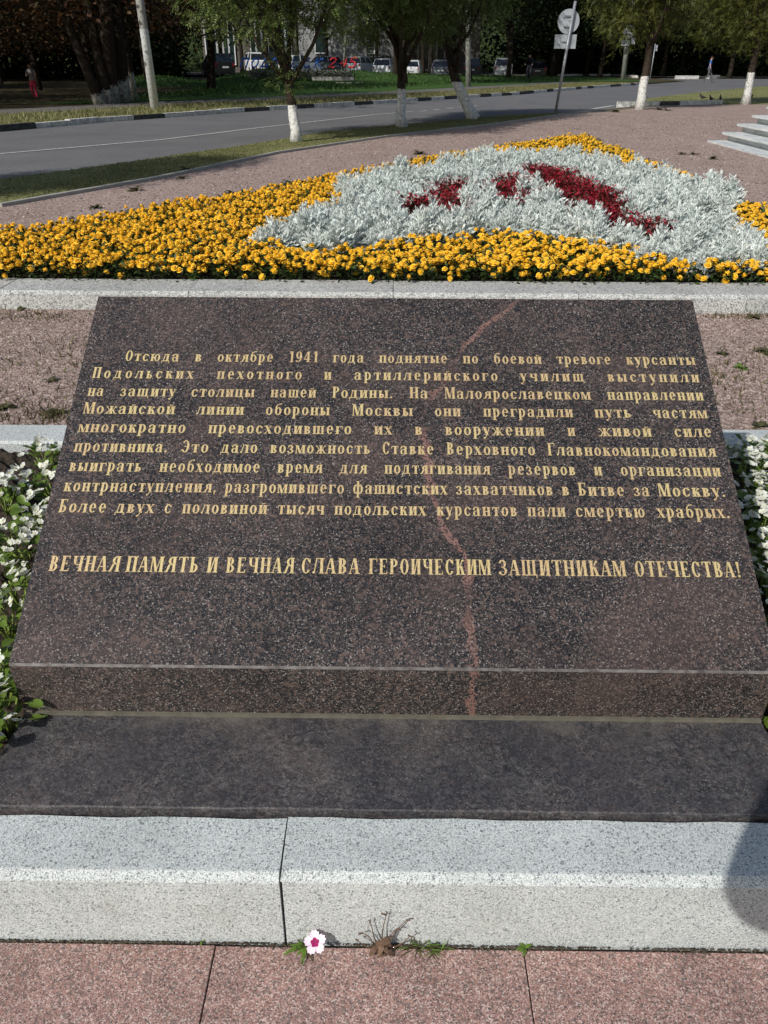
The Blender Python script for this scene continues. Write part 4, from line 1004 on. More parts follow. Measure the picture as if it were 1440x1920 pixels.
# ================================================================== grass blades
GB = mat_leaf('grass_blade', [srgb(106, 110, 66), srgb(128, 128, 84), srgb(158, 148, 112), srgb(90, 96, 56), srgb(118, 122, 78)], .3, .7, 1.2)
GBL = mat_leaf('lawn_blade', [srgb(60, 90, 40), srgb(76, 108, 50), srgb(48, 74, 34), srgb(90, 114, 60)], .3, .7, 1.2)
def grass_obj(name, label, pts, h, wd, mat, seed):
    rs = np.random.RandomState(seed); n_ = len(pts)
    tv = [(-wd, 0, 0), (wd, 0, 0), (wd*.3, h*.35, h)]
    V, F = scatter(tv, [(0, 1, 2)], np.array(pts), rotm(rs.uniform(0, 6.28, n_), rs.uniform(-.5, .5, n_), rs.uniform(-.4, .6, n_)), rs.uniform(.5, 1.3, n_))
    o = link_mesh(name, np_mesh(name, V, F, mat)); tag(o, label, 'grass', kind='stuff')
rg = random.Random(5); P = []
while len(P) < 42000:
    y = rg.uniform(7, 30); x = rg.uniform(-8, 9)
    if inpoly(x, y, strip_poly) and math.sin(x*2.1+y)*math.sin(y*1.7-x)+rg.uniform(-.6, 1) > -.4: P.append((x, y, .165))
grass_obj('strip_grass', 'short patchy grass on the strip between gravel and road', P, .022, .006, GB, 1)
P = []
vp_ = [(p.x, p.y) for p in offset_line(kerb_line[1:], .2)]+[(p.x, p.y) for p in reversed(offset_line(kerb_line[1:], 3.4))]
while len(P) < 30000:
    y = rg.uniform(12, 62); x = rg.uniform(-16, 16)
    if inpoly(x, y, vp_): P.append((x, y, .168))
grass_obj('verge_grass', 'yellowish grass on the verge beyond the black and white kerb', P, .09, .014, GB, 2)
P = []
while len(P) < 9000:
    y = rg.uniform(28, 60); x = rg.uniform(8, 40)
    if inpoly(x, y, right_poly): P.append((x, y, .165))
grass_obj('right_verge_grass', 'sparse dry grass on the verge right of the junction', P, .05, .012, GB, 3)
P = []
while len(P) < 30000:
    y = rg.uniform(37, 88); x = rg.uniform(-25, 15)
    if dist_left(kerb_line, x, y) > 8.4: P.append((x, y, terr(x, y)+.02+mound(x, y)))
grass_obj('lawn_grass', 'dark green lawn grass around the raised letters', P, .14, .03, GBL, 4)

# ================================================================== TREES
LG = mat_leaf('rowan_leaf', [srgb(76, 94, 42), srgb(100, 118, 56), srgb(60, 78, 36), srgb(134, 144, 84), srgb(86, 104, 50)], .3, .5, 1.1)
LY = mat_leaf('yellowing_leaf', [srgb(82, 92, 40), srgb(104, 110, 52), srgb(62, 76, 34), srgb(124, 114, 54)], .3, .5, 1.1)
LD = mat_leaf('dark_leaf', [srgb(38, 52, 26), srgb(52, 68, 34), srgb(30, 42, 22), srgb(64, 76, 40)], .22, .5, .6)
LB = mat_leaf('browning_chestnut_leaf', [srgb(78, 52, 34), srgb(98, 66, 42), srgb(54, 44, 28), srgb(60, 58, 32), srgb(110, 80, 54)], .22, .6, .5)
def pinnate(L=.16):
    V = []; F = []
    for i in range(4):
        x = L*(.25+.19*i)
        for s_ in (-1, 1):
            n0 = len(V); l_ = .046-.003*i; w_ = .017
            V += [(x, 0, 0), (x+.016, s_*l_*.5-w_*.4, .002), (x+.022, s_*l_, -.008), (x+.002, s_*l_*.5+w_*.5*s_, .002)]; F.append((n0, n0+1, n0+2, n0+3))
    n0 = len(V); V += [(L, 0, 0), (L+.02, -.014, 0), (L+.045, 0, -.008), (L+.02, .014, 0)]; F.append((n0, n0+1, n0+2, n0+3))
    return V, F
PV, PF = pinnate()
SV = [(0, 0, 0), (.5, -.32, .08), (1, 0, -.05), (.5, .32, .08)]; SF = [(0, 1, 2, 3)]
def crown_mesh(seed, n_clump, per, rx, rz, cz, tv, tf, size, mat, clump_r=.45, zmin=None, shell=.55, flat=.5):
    rs = np.random.RandomState(seed); P = []
    while len(P) < n_clump:
        d = rs.normal(size=3); d /= np.linalg.norm(d); r = shell+(1-shell)*rs.uniform(0, 1)**.6
        r *= 1+.18*math.sin(d[0]*5+seed)*math.cos(d[1]*4+d[2]*3)
        p = np.array([d[0]*rx*r, d[1]*rx*r, cz+d[2]*rz*r])
        if zmin is not None and p[2] < zmin+rs.uniform(-.25, .25): continue
        P.append(p)
    P = np.array(P); C_ = np.repeat(P, per, axis=0); n_ = len(C_)
    off = rs.normal(size=(n_, 3))*clump_r*np.array([.55, .55, .38]); pos = C_+off
    V, F = scatter(tv, tf, pos, rotm(np.arctan2(off[:, 1], off[:, 0])+rs.uniform(-1, 1, n_), rs.uniform(-.2, 1.0, n_), rs.uniform(-.8, .8, n_)), size*rs.uniform(.7, 1.25, n_))
    return np_mesh('crown', V, F, mat)
def limbs(b, base, top, r0, r1, nb, spread, zs, ze, seed, mi=0, bend=0):
    rr = random.Random(seed); base, top = Vector(base), Vector(top); pts = []; rs_ = []
    for i in range(7):
        t_ = i/6; p = base.lerp(top, t_); p.x += math.sin(t_*3.1)*bend; p += Vector((rr.uniform(-.02, .02), rr.uniform(-.02, .02), 0)); pts.append(p); rs_.append((r0+(r1-r0)*t_)*(1.25 if i == 0 else 1))
    b.tube(pts, rs_, 10, mi)
    for k in range(nb):
        a = rr.uniform(0, 6.28); t_ = rr.uniform(.55, 1.0); s_ = base.lerp(top, t_); s_.x += math.sin(t_*3.1)*bend
        e = Vector((s_.x+math.cos(a)*spread*rr.uniform(.5, 1), s_.y+math.sin(a)*spread*rr.uniform(.5, 1), rr.uniform(zs, ze))); m_ = s_.lerp(e, .5)+Vector((0, 0, -.15*spread))
        rb_ = r1*rr.uniform(.5, .8); b.tube([s_, m_, e], [rb_, rb_*.7, rb_*.25], 6, mi)
        for q in range(3):
            f = m_.lerp(e, rr.uniform(.2, 1)); f2 = f+Vector((rr.uniform(-.5, .5), rr.uniform(-.5, .5), rr.uniform(-.2, .5)))*spread*.5; b.tube([f, f.lerp(f2, .5)+Vector((0, 0, .05)), f2], [rb_*.35, rb_*.25, rb_*.08], 4, mi)
cr_near = [crown_mesh(101+k, 820, 20, 2.15, 1.95, 3.5, PV, PF, 1.2, LG, .34, 1.6, .3) for k in range(3)]
cr_yel = crown_mesh(120, 720, 20, 2.0, 1.9, 3.65, PV, PF, 1.2, LY, .34, 1.78, .3)
def near_tree(px, py, top_px, top_py, r0, white, crown, label, bend=0, name='rowan_tree', cs=1.0, crz=0.0, cx=0, cz=0, seed=1, nb=7):
    p = at(px, py, .165); q = aty(top_px, top_py, p.y+.05)
    t = empty(name, tuple(p)); tag(t, label, 'tree', 'trees in the roadside strip')
    b = MB(); limbs(b, (0, 0, -.02), (q.x-p.x, .05, q.z-p.z), r0, r0*.6, nb, 1.3, 2.4, 4.4, seed, bend=bend)
    b.build('trunk', mat_trunk('whitewashed_trunk', white), t)
    c = link_mesh('crown', crown, t); c.rotation_euler = (0, 0, crz); c.location = (q.x-p.x+cx-.3, .6, cz); c.scale = (cs*.92, cs*.92, 1)
near_tree(557, 266, 536, 120, .105, .62, cr_near[0], 'slim leafy tree with white painted trunk foot, left of the other roadside trees', seed=1, cz=-.0, nb=9)
near_tree(752, 238, 752, 95, .125, .78, cr_near[1], 'straight tree with dark bark above pale painted foot, in front of parked white cars', seed=2, crz=1.0, nb=8)
near_tree(890, 223, 838, 75, .15, .86, cr_near[2], 'thick dark tree trunk leaning left beside a concrete pole', seed=3, bend=-.12, crz=2.2, cx=.1, nb=9)
near_tree(1200, 206, 1222, 60, .15, .93, cr_yel, 'leaning tree with bright white painted foot just right of the round sign', seed=4, crz=.5, name='roadside_tree', cs=.9, cz=-.05)
near_tree(1397, 196, 1425, 60, .15, 1.0, cr_yel, 'tree with white painted foot by the monument steps at the right edge', seed=5, crz=3.0, name='roadside_tree', cz=-.25, cs=.95)
for i, (x, y) in enumerate(((-7.0, 8.0), (-9.4, 5.0))):
    t = empty('rowan_tree', (x, y, .165)); tag(t, 'leafy roadside tree left of the photo whose shade falls on the grass strip', 'tree', 'trees in the roadside strip')
    b = MB(); limbs(b, (0, 0, -.02), (.1, .1, 1.9), .11, .07, 8, 1.3, 2.4, 4.4, 30+i); b.build('trunk', mat_trunk('whitewashed_trunk', .7), t)
    c = link_mesh('crown', cr_near[i], t); c.scale = (.62, .62, 1)
# low leafy shoots on the slim tree
sp_ = bpy.data.objects['rowan_tree']
rs = np.random.RandomState(12); n_ = 150; P_ = np.stack([rs.normal(-.12, .22, n_), rs.normal(0, .22, n_), rs.uniform(.85, 1.7, n_)], 1)
V, F = scatter(PV, PF, P_, rotm(rs.uniform(0, 6.28, n_), rs.uniform(-.4, .9, n_), rs.uniform(-.8, .8, n_)), rs.uniform(.7, 1.1, n_))
link_mesh('low_shoots', np_mesh('low_shoots', V, F, LG), sp_)
# chestnut group on the left
cl = at(190, 195, .17); ct = empty('chestnut_tree', tuple(cl)); tag(ct, 'clump of six tall trunks with whitewashed feet under brown foliage on the left', 'tree')
for i, (x0, y0, x1, y1, r_0, dyy) in enumerate(((188, 195, 120, 35, .17, 0), (196, 195, 160, 0, .2, .4), (205, 193, 195, 0, .26, .2), (215, 193, 212, 0, .22, .8), (222, 192, 215, 20, .14, 1.2), (230, 190, 222, 60, .12, 1.8))):
    p = at(x0, y0, .17)-cl; q = aty(x1, y1, cl.y+dyy)-cl; top = Vector(p).lerp(Vector(q), 1.5)
    b = MB(); limbs(b, (p.x, p.y+dyy*.9, -.05), (top.x, top.y, max(top.z, 4.2)), r_0, r_0*.6, 5, 2.2, 3.2, 6.5, 50+i); b.build('trunk', mat_trunk('whitewashed_big_trunk', .5+.12*i, srgb(58, 50, 43), True), ct)
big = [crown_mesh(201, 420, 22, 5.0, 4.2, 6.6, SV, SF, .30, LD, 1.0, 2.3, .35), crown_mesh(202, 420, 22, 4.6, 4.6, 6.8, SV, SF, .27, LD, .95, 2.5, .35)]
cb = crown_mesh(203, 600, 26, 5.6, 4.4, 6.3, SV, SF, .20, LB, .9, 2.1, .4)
c = link_mesh('crown', cb, ct)
tkm = []
for k in range(3):
    b = MB(); limbs(b, (0, 0, -.3), (rg.uniform(-.4, .4), 0, 5.5), .22, .14, 7, 3.0, 5, 9, 70+k, bend=.15); tkm.append(b.mesh('trunk', BARK))
bigtk_w = mat_trunk('far_whitewashed_trunk', 1.0)
def big_tree(x, y, crown, label, s_=1.0, rz=0.0, kind=0, group='tall trees beyond the road', zs=1.0, name='tall_tree'):
    t = empty(name, (x, y, terr(x, y) if dist_left(kerb_line, x, y) > 1 else .1), rz); tag(t, label, 'tree', group)
    a = link_mesh('trunk', tkm[kind], t); c = link_mesh('crown', crown, t); c.scale = (s_, s_, zs)
    return t
rt = random.Random(77)
# browning chestnuts at far left
for (x, y, s_) in ((-17, 34, 1.0), (-13.5, 41, 1.0), (-24, 38, 1.1), (-20, 50, 1.1), (-9.5, 46, .8), (-28, 30, 1.1)):
    big_tree(x, y, cb, 'tall chestnut with browning leaves on the left beyond the road', s_, rt.uniform(0, 6.28), rt.randrange(3), 'browning chestnuts on the left', name='chestnut_tree')
# deep woods left
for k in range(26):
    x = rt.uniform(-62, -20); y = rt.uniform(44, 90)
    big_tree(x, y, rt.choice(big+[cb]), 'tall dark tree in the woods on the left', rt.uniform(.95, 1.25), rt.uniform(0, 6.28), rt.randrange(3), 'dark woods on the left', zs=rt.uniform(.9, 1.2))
# trees over the lawn (high crowns) shading letters and cars
for (x, y, s_, zs) in ((-17, 50, .9, 1.25), (.6, 56, .75, 1.3), (5.5, 66, .9, 1.2), (-16.5, 60, .9, 1.3), (.0, 72, .9, 1.3), (9.5, 76, .9, 1.05), (-11, 78, 1.0, 1.3), (3.5, 90, .9, 1.3), (12.0, 95, 1.1, 1.0)):
    t = big_tree(x, y, rt.choice(big), 'high crowned tree standing over the lawn and parked cars', s_, rt.uniform(0, 6.28), rt.randrange(3), 'trees over the lawn', zs=zs)
    for c in t.children:
        if c.name.startswith('crown'): c.location.z = 2.0 if y < 80 else 3.0
for (x, y, s_) in ((-30, 94, .8), (-24, 99, .8), (-18, 95, .8), (-12.5, 100, .8), (-7, 96, .75), (-2, 99.5, .75), (3, 96, .7), (-15, 88, .8), (-27, 86, .8)):  # row added so that its high crowns shade the facades and cars
    t = big_tree(x, y, rt.choice(big), 'tall added tree whose high crown shades the buildings and parked cars', s_, rt.uniform(0, 6.28), rt.randrange(3), 'trees added to shade the buildings', zs=1.2)
    for c in t.children:
        if c.name.startswith('crown'): c.location.z = 3.6
t = big_tree(-18.2, 24.3, cb, 'browning chestnut added outside the left edge of the view to shade the trunk clump', .62, 1.0, 1, 'browning chestnuts on the left', name='chestnut_tree')  # unseen tree added to throw shade on the whitewashed trunk clump
# wooded rise behind everything
V = []; F = []; hx = list(range(-260, 261, 10)); hy = [132, 138, 150, 190, 260]
for i, x in enumerate(hx):
    for j, y in enumerate(hy): V.append((x+rt.uniform(-2, 2), y-.0016*(x*x)*.3+rt.uniform(-2, 2), (0, 7, 13, 17, 10)[j]+rt.uniform(-1, 1)*(j > 0)))
for i in range(len(hx)-1):
    for j in range(4): F.append((i*5+j, (i+1)*5+j, (i+1)*5+j+1, i*5+j+1))
b = MB(); b.add(V, F, 0, True); tag(b.build('wooded_hill', ground_mat('far_woodland', [(.35, srgb(34, 44, 24)), (.65, srgb(52, 64, 34))], .3, [(0, srgb(24, 32, 18)), (1, srgb(70, 82, 46))], fscale=1.5, fmix=.5, bump=.5)), kind='structure')
# woods on the right
for k in range(34):
    x = rt.uniform(12, 75); y = rt.uniform(92, 125) if k % 2 else rt.uniform(88, 100)
    if x < 22: x += 0
    big_tree(x, y, rt.choice(big), 'tall dark tree in the woods on the right beyond the far road', rt.uniform(1.0, 1.3), rt.uniform(0, 6.28), rt.randrange(3), 'dark woods on the right', zs=rt.uniform(.95, 1.15))
for (x, y) in ((14.5, 84), (18.5, 82), (26, 88), (31, 84), (38, 86), (45, 84), (53, 82)):
    big_tree(x, y, rt.choice(big), 'tree at the front edge of the woods along the far road', rt.uniform(.8, 1.0), rt.uniform(0, 6.28), rt.randrange(3), 'front edge of the right woods', zs=1.0)
# undergrowth that closes the view under the woods
def hedge(name, label, x0, x1, y0, y1, h, n_, seed, mat=LD, size=.35, cat='bushes'):
    rs = np.random.RandomState(seed); x = rs.uniform(x0, x1, n_); y = rs.uniform(y0, y1, n_); hh = h*(.75+.25*np.sin(x*.7+seed)*np.cos(x*.23)); z = .1+rs.uniform(0, 1, n_)*hh
    V, F = scatter(SV, SF, np.stack([x, y, z], 1), rotm(rs.uniform(0, 6.28, n_), rs.uniform(-.6, 1, n_), rs.uniform(-.8, .8, n_)), size*rs.uniform(.6, 1.3, n_))
    o = link_mesh(name, np_mesh(name, V, F, mat)); tag(o, label, cat, kind='stuff')
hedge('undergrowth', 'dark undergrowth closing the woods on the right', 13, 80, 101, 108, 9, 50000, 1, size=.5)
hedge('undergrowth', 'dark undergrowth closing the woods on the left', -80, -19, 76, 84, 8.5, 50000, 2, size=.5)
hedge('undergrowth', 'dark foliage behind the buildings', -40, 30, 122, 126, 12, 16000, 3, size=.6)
hedge('undergrowth', 'bushes along the front of the right hand woods', 14, 40, 90, 92, 2.4, 9000, 5)

# ================================================================== poles and signs
POLE = mat_trunk('concrete_pole_whitewashed', 2.1, srgb(170, 168, 162), smooth=True)
CPOLE = mat_simple('pole_concrete', srgb(172, 172, 166), .9, .2, c2=srgb(128, 126, 120), scale=6, bump=.004)
def pole(px, py, tx, ty, r_, label, mat, name='lamp_post', zmul=4.0, z=.17, Y=None):
    p = at(px, py, z) if Y is None else aty(px, py, Y); q = aty(tx, ty, p.y); q = p+(q-p)*zmul
    t = empty(name, tuple(p)); tag(t, label, 'pole')
    b = MB(); d = q-p; b.tube([(0, 0, -.1), tuple(d*.5), tuple(d)], [r_, r_*.86, r_*.7], 16); b.build('shaft', mat, t)
    b = MB(); e = d; b.tube([tuple(e), (e.x+.3, e.y-.3, e.z+.35), (e.x+1.2, e.y-1.2, e.z+.5)], .03, 8); b.build('lamp_arm', METAL, t)
    b = MB(); b.tube([(e.x+1.1, e.y-1.1, e.z+.47), (e.x+1.35, e.y-1.35, e.z+.5), (e.x+1.7, e.y-1.7, e.z+.5)], [.05, .11, .07], 8); b.build('lamp_head', METAL, t)
    return t
pole(291, 205, 262, 0, .135, 'leaning round concrete lamp post, whitewashed below, at the far verge on the left', POLE, zmul=2.6)
pole(878, 160, 878, 60, .16, 'pale concrete post behind the thick leaning tree', CPOLE, zmul=2.8, Y=52)
pole(1168, 147, 1181, 38, .2, 'pale concrete lamp post beside the far kerb, right of the round sign', CPOLE, zmul=2.5, Y=74)
pole(645, 120, 647, 80, .12, 'grey post behind the red numerals on the lawn', CPOLE, zmul=3.0, Y=80)
def sign(px, py, tx, ty, r_, disc, plate, label, Y=None, z=.17, name='road_sign'):
    p = at(px, py, z) if Y is None else aty(px, py, Y); q = aty(tx, ty, p.y)-p
    t = empty(name, tuple(p)); tag(t, label, 'road sign')
    b = MB(); b.tube([(0, 0, -.1), tuple(q)], r_, 10); b.build('post', METAL, t)
    if disc:
        c = aty(disc[0], disc[1], p.y+.06)-p; R_ = disc[2]; b = MB(); n_ = 28
        for (y0, y1, rr_) in ((0, .012, R_),): 
            b.tube([(c.x, c.y, c.z), (c.x, c.y+.014, c.z)], [R_, R_], n_, smooth=False)
        b.tube([(c.x, c.y-.006, c.z), (c.x, c.y, c.z)], [R_, R_], n_, cap=False)
        b.build('disc', SIGNB, t)
        for dz in (-.12, .12):
            b = MB(); b.box(c.x-.12, c.x+.12, c.y-.035, c.y-.008, c.z+dz-.015, c.z+dz+.015); b.build('bracket', METAL, t)
    if plate:
        c = aty(plate[0], plate[1], p.y+.06)-p; b = MB(); b.box(c.x-plate[2], c.x+plate[2], c.y, c.y+.012, c.z-plate[3], c.z+plate[3]); b.build('plate', SIGNB, t)
        b = MB(); b.box(c.x-.1, c.x+.1, c.y-.03, c.y-.003, c.z-.015, c.z+.015); b.build('bracket', METAL, t)
sign(1040, 216, 1079, 2, .038, (1066, 40, .29), (1060, 78, .29, .165), 'back of a round road sign with a small plate below on a leaning post')
sign(1218, 152, 1229, 82, .04, None, (1230, 90, .12, .2), 'small thin distant sign post beside the leaning white footed tree', Y=72)
sg = empty('road_sign', tuple(aty(1181, 60, 73.5))); tag(sg, 'distant road sign with plate fixed to the concrete lamp post on the right', 'road sign')
b = MB(); b.tube([(-.15, -.25, .0), (-.15, -.235, .0)], [.45, .45], 24, smooth=False); b.build('disc', SIGNB, sg)
b = MB(); b.box(-.65, .05, -.26, -.24, -.95, -.55); b.box(.1, .45, -.26, -.24, -.85, -.4); b.build('plate', SIGNB, sg)

# ================================================================== buildings
WALLM = mat_simple('pale_plaster_wall', srgb(150, 151, 152), .85, .2, var=.12, scale=1.5)
WALL2 = mat_simple('beige_stone_wall', srgb(98, 94, 88), .9, .2, var=.25, scale=3)
WFR = mat_simple('white_window_frame', srgb(214, 216, 216), .6, .3, var=.08)
GREENG = mat_simple('greenish_window_glass', srgb(38, 54, 54), .15, .6, var=.2)
DOORW = mat_simple('white_door_panel', srgb(200, 202, 202), .6, .3, var=.1)
bl = empty('building', tuple(aty(430, 135, 112))); O_ = bl.location.copy(); tag(bl, 'low building with a long row of tall white framed windows behind the left cars', 'building')
W0, W1 = aty(380, 100, 112), aty(556, 100, 112)
b = MB(); b.box(W0.x, W1.x, 112.4, 120, 0, 9.0); b.build('wall', WALL2, bl, O_)
def window(rt_, x0, x1, z0, z1, y, off, bars=0, gl=GREENG):
    f = MB(); t_ = .12
    f.box(x0, x1, y-.12, y, z0, z0+t_); f.box(x0, x1, y-.12, y, z1-t_, z1); f.box(x0, x0+t_, y-.12, y, z0+t_, z1-t_); f.box(x1-t_, x1, y-.12, y, z0+t_, z1-t_)
    fo = f.build('window', WFR, rt_, off)
    g_ = MB(); g_.box(x0+t_, x1-t_, y-.06, y-.03, z0+t_, z1-t_); go = g_.build('pane', gl, fo)
    go.data.transform(Matrix.Translation(-Vector(off)))
    if bars:
        h_ = MB()
        for k in range(bars):
            zz = z0+t_+(z1-z0-2*t_)*(k+.5)/bars; h_.box(x0+t_, x1-t_, y-.1, y-.07, zz-.025, zz+.025)
        ho = h_.build('grille', WFR, fo); ho.data.transform(Matrix.Translation(-Vector(off)))
for px in (386, 397, 408, 419, 430, 470, 481, 492, 503, 514, 525, 536):
    a = aty(px, 100, 112.3); window(bl, a.x, a.x+.78, .9, 5.6, 112.3, O_)
bl = empty('building', tuple(aty(670, 135, 110))); O_ = bl.location.copy(); tag(bl, 'white plastered building with a barred window behind the parked white cars', 'building')
W0, W1 = aty(560, 100, 110), aty(742, 100, 110)
b = MB(); b.box(W0.x, W1.x, 110.4, 119, 0, 9.5); b.build('wall', WALLM, bl, O_)
a, c = aty(685, 100, 110), aty(703, 100, 110); window(bl, a.x, c.x, aty(690, 101, 110).z, 5.6, 110.3, O_, bars=9)
a, c = aty(590, 100, 110), aty(612, 100, 110); window(bl, a.x, c.x, aty(690, 101, 110).z, 5.6, 110.3, O_)
bl = empty('building', tuple(aty(810, 135, 106))); O_ = bl.location.copy(); tag(bl, 'beige building with a grey canopy over white double doors behind the dark tree', 'building')
W0, W1 = aty(746, 100, 106), aty(900, 100, 106)
b = MB(); b.box(W0.x, W1.x, 106.4, 119, 0, 9.5); b.build('wall', WALL2, bl, O_)
a, c = aty(762, 100, 106), aty(776, 100, 106); window(bl, a.x, c.x, 2.0, 5.0, 106.3, O_)
a, c = aty(792, 100, 106), aty(822, 100, 106)
f = MB(); f.box(a.x, c.x, 106.25, 106.38, .3, 4.05); fo = f.build('door_frame', DARKM, bl, O_)
wd_ = c.x-a.x
for k in range(2):
    x0 = a.x+.1+k*(wd_-.1)/2; x1 = x0+(wd_-.3)/2
    d_ = MB(); d_.box(x0, x1, 106.12, 106.24, .35, 3.9); do = d_.build('door', DOORW, bl, O_)
    g_ = MB(); g_.box(x0+.18, x1-.18, 106.07, 106.11, .6, 3.6); go = g_.build('pane', GREENG, do); go.data.transform(Matrix.Translation(-O_))
a, c = aty(780, 70, 103), aty(836, 70, 103)
f = MB(); f.prism([(101.5, 4.55), (106.38, 4.9), (106.38, 5.3), (101.5, 4.8)], 'x', a.x, c.x); f.build('canopy', CONC, bl, O_)
for x in (a.x+.15, c.x-.2):
    f = MB(); f.box(x, x+.14, 101.7, 101.84, .2, 4.55); f.build('canopy_post', DARKM, bl, O_)
hedge('building_hedge', 'clipped dark hedge below the white plastered building', aty(640, 110, 104).x, aty(790, 110, 104).x, 103, 104.6, 1.9, 5000, 9, size=.22, cat='hedge')

# ================================================================== vehicles
def car_meshes():
    """rear of the car faces -y; length 4.3"""
    sect = [  # y, half width bottom, half width belt, z bottom, z belt, roof half width, z roof
        (-2.10, .78, .80, .34, .88, None, None), (-2.02, .84, .88, .24, .96, None, None), (-1.4, .86, .90, .2, 1.0, None, None), (-.3, .87, .90, .2, .98, None, None),
        (.7, .87, .90, .2, .95, None, None), (1.5, .86, .88, .22, .90, None, None), (2.05, .80, .80, .26, .78, None, None), (2.18, .66, .66, .34, .64, None, None)]
    b = MB(); V = []; F = []
    for y, wb, wt, zb, zt, *_ in sect:
        V += [(-wb, y, zb), (-wt-.0, y, (zb+zt)*.55), (-wt+.03, y, zt), (wt-.03, y, zt), (wt, y, (zb+zt)*.55), (wb, y, zb)]
    n6 = 6
    for i in range(len(sect)-1):
        for j in range(n6): F.append((i*n6+j, i*n6+(j+1) % n6, (i+1)*n6+(j+1) % n6, (i+1)*n6+j))
    F += [tuple(range(n6))[::-1], tuple((len(sect)-1)*n6+j for j in range(n6))]
    b.add(V, F, 0, False)
    # cabin roof shell and pillars
    cab = [(-1.98, .80, .97, ), (-1.62, .66, 1.46), (-1.2, .64, 1.52), (.1, .64, 1.53), (.45, .66, 1.46), (1.15, .80, .96)]
    V = []; F = []
    for y, w_, z in cab: V += [(-w_, y, z), (w_, y, z), (-w_+.01, y, z-.05), (w_-.01, y, z-.05)]
    for i in range(1, 4): F.append((4*i, 4*i+1, 4*i+5, 4*i+4)); F.append((4*i+2, 4*i+6, 4*i+7, 4*i+3)); F.append((4*i, 4*i+4, 4*i+6, 4*i+2)); F.append((4*i+1, 4*i+3, 4*i+7, 4*i+5))
    F += [(4, 6, 7, 5), (16, 17, 19, 18)]
    b.add(V, F)
    for s_ in (-1, 1):
        for (a_, c_) in ((0, 1), (4, 5)):
            ya, wa, za = cab[a_]; yb_, wb_, zb_ = cab[c_]; b.tube([(s_*wa, ya, za), (s_*wb_, yb_, zb_)], .035, 6)
        b.tube([(s_*.83, -.55, .95), (s_*.645, -.45, 1.5)], .03, 6)
    b.box(-.5, .5, -2.2, -2.08, .36, .5)
    body = b
    # glass cabin
    gm = MB(); y0, w0, z0 = cab[0]; 
    lo = [(-.785, -1.93, .97), (.785, -1.93, .97), (.785, 1.1, .95), (-.785, 1.1, .95)]; hi = [(-.64, -1.60, 1.44), (.64, -1.60, 1.44), (.64, .43, 1.44), (-.64, .43, 1.44)]
    gm.add(lo+hi, [(0, 1, 5, 4), (1, 2, 6, 5), (2, 3, 7, 6), (3, 0, 4, 7), (4, 5, 6, 7)])
    return body, gm
cbody, cglass = car_meshes(); gme = cglass.mesh('cabin_glass', GLASS)
tyre = MB(); tyre.tube([(-.09, 0, 0), (-.08, 0, 0), (.08, 0, 0), (.09, 0, 0)], [.26, .31, .31, .26], 20); tme_ = tyre.mesh('tyre', RUBBER)
rim = MB(); rim.tube([(-.1, 0, 0), (-.06, 0, 0), (.06, 0, 0), (.1, 0, 0)], [.06, .19, .19, .06], 10, smooth=False); rme_ = rim.mesh('rim', METAL)
TAIL = mat_simple('red_tail_lamp', srgb(150, 24, 24), .3, .5, var=.1); PLATE = mat_simple('number_plate', srgb(200, 202, 204), .5, .3, var=.05)
tl = MB(); tl.box(-.09, .09, -.04, .04, -.10, .10); tlm = tl.mesh('tail_light', TAIL); pm = MB(); pm.box(-.26, .26, -.012, .012, -.055, .055); pmm = pm.mesh('number_plate', PLATE)
def car_paint(name, c): return mat_simple(name, c, .3, .5, var=.05)
paints = {'white': car_paint('white_paint', srgb(222, 224, 226)), 'black': car_paint('black_paint', srgb(22, 22, 25)), 'grey': car_paint('grey_paint', srgb(96, 102, 108)), 'silver': car_paint('silver_paint', srgb(150, 154, 158)), 'blue': car_paint('dark_blue_paint', srgb(34, 40, 54))}
def car(px, pz, Y, paint, label, rz=0.0, sc=(1, 1, 1), zz=None):
    p = aty(px, 130, Y); t = empty('parked_car', (p.x, Y, .19 if zz is None else zz), rz); t.scale = sc
    tag(t, label, 'car', 'cars parked behind the lawn')
    me = cbody.mesh('car_body', paints[paint]); link_mesh('body', me, t); link_mesh('window_glass', gme, t)
    for x in (-.79, .79):
        for y in (-1.35, 1.3):
            w_ = empty('wheel', (x, y, .31)); w_.parent = t; link_mesh('tyre', tme_, w_); link_mesh('rim', rme_, w_)
        o = link_mesh('tail_light', tlm, t); o.location = (x*.9, -2.06, .80)
    o = link_mesh('number_plate', pmm, t); o.location = (0, -2.215, .62 if False else .66)
    b_ = MB(); b_.box(-.8, .8, -2.17, -2.06, .25, .42); b_.build('bumper', DARKM if paint == 'white' else paints[paint], t)
car(408, 0, 76, 'black', 'black car half hidden at the left behind the lawn hump', .5, (1, 1, 1.15))
car(479, 0, 88, 'white', 'white estate car behind the first blue letters', .35, (1, 1, 1.15), .35)
car(506, 0, 92, 'black', 'black car behind the blue letters, right of the white estate', .2, (1, 1, 1.15), .35)
car(558, 0, 90, 'white', 'white car behind the middle blue letters', -.5, zz=.35)
car(607, 0, 90, 'grey', 'dark grey car just left of the red numerals', .7, zz=.3)
car(676, 0, 88, 'white', 'white hatchback behind the red number 245', -.35, zz=.25)
car(721, 0, 86, 'white', 'white car with its rear to the road, left of the straight dark tree', -.12, zz=.1)
car(773, 0, 86, 'white', 'white liftback right of the straight dark tree', -.1, (1, 1, .95), zz=.05)
car(829, 0, 85, 'grey', 'grey car with red tail lights left of the leaning trunk', -.12, zz=.0)
car(885, 0, 87, 'blue', 'dark car partly hidden behind the pale post', -.1, (1, 1, 1.1), zz=.0)
car(943, 0, 88, 'silver', 'silver car in the shade left of the cyclist', -.1, (1, 1, 1.12), zz=.0)
car(1008, 0, 87, 'black', 'black car in the deep shade behind the cyclist', -.15, zz=.0)

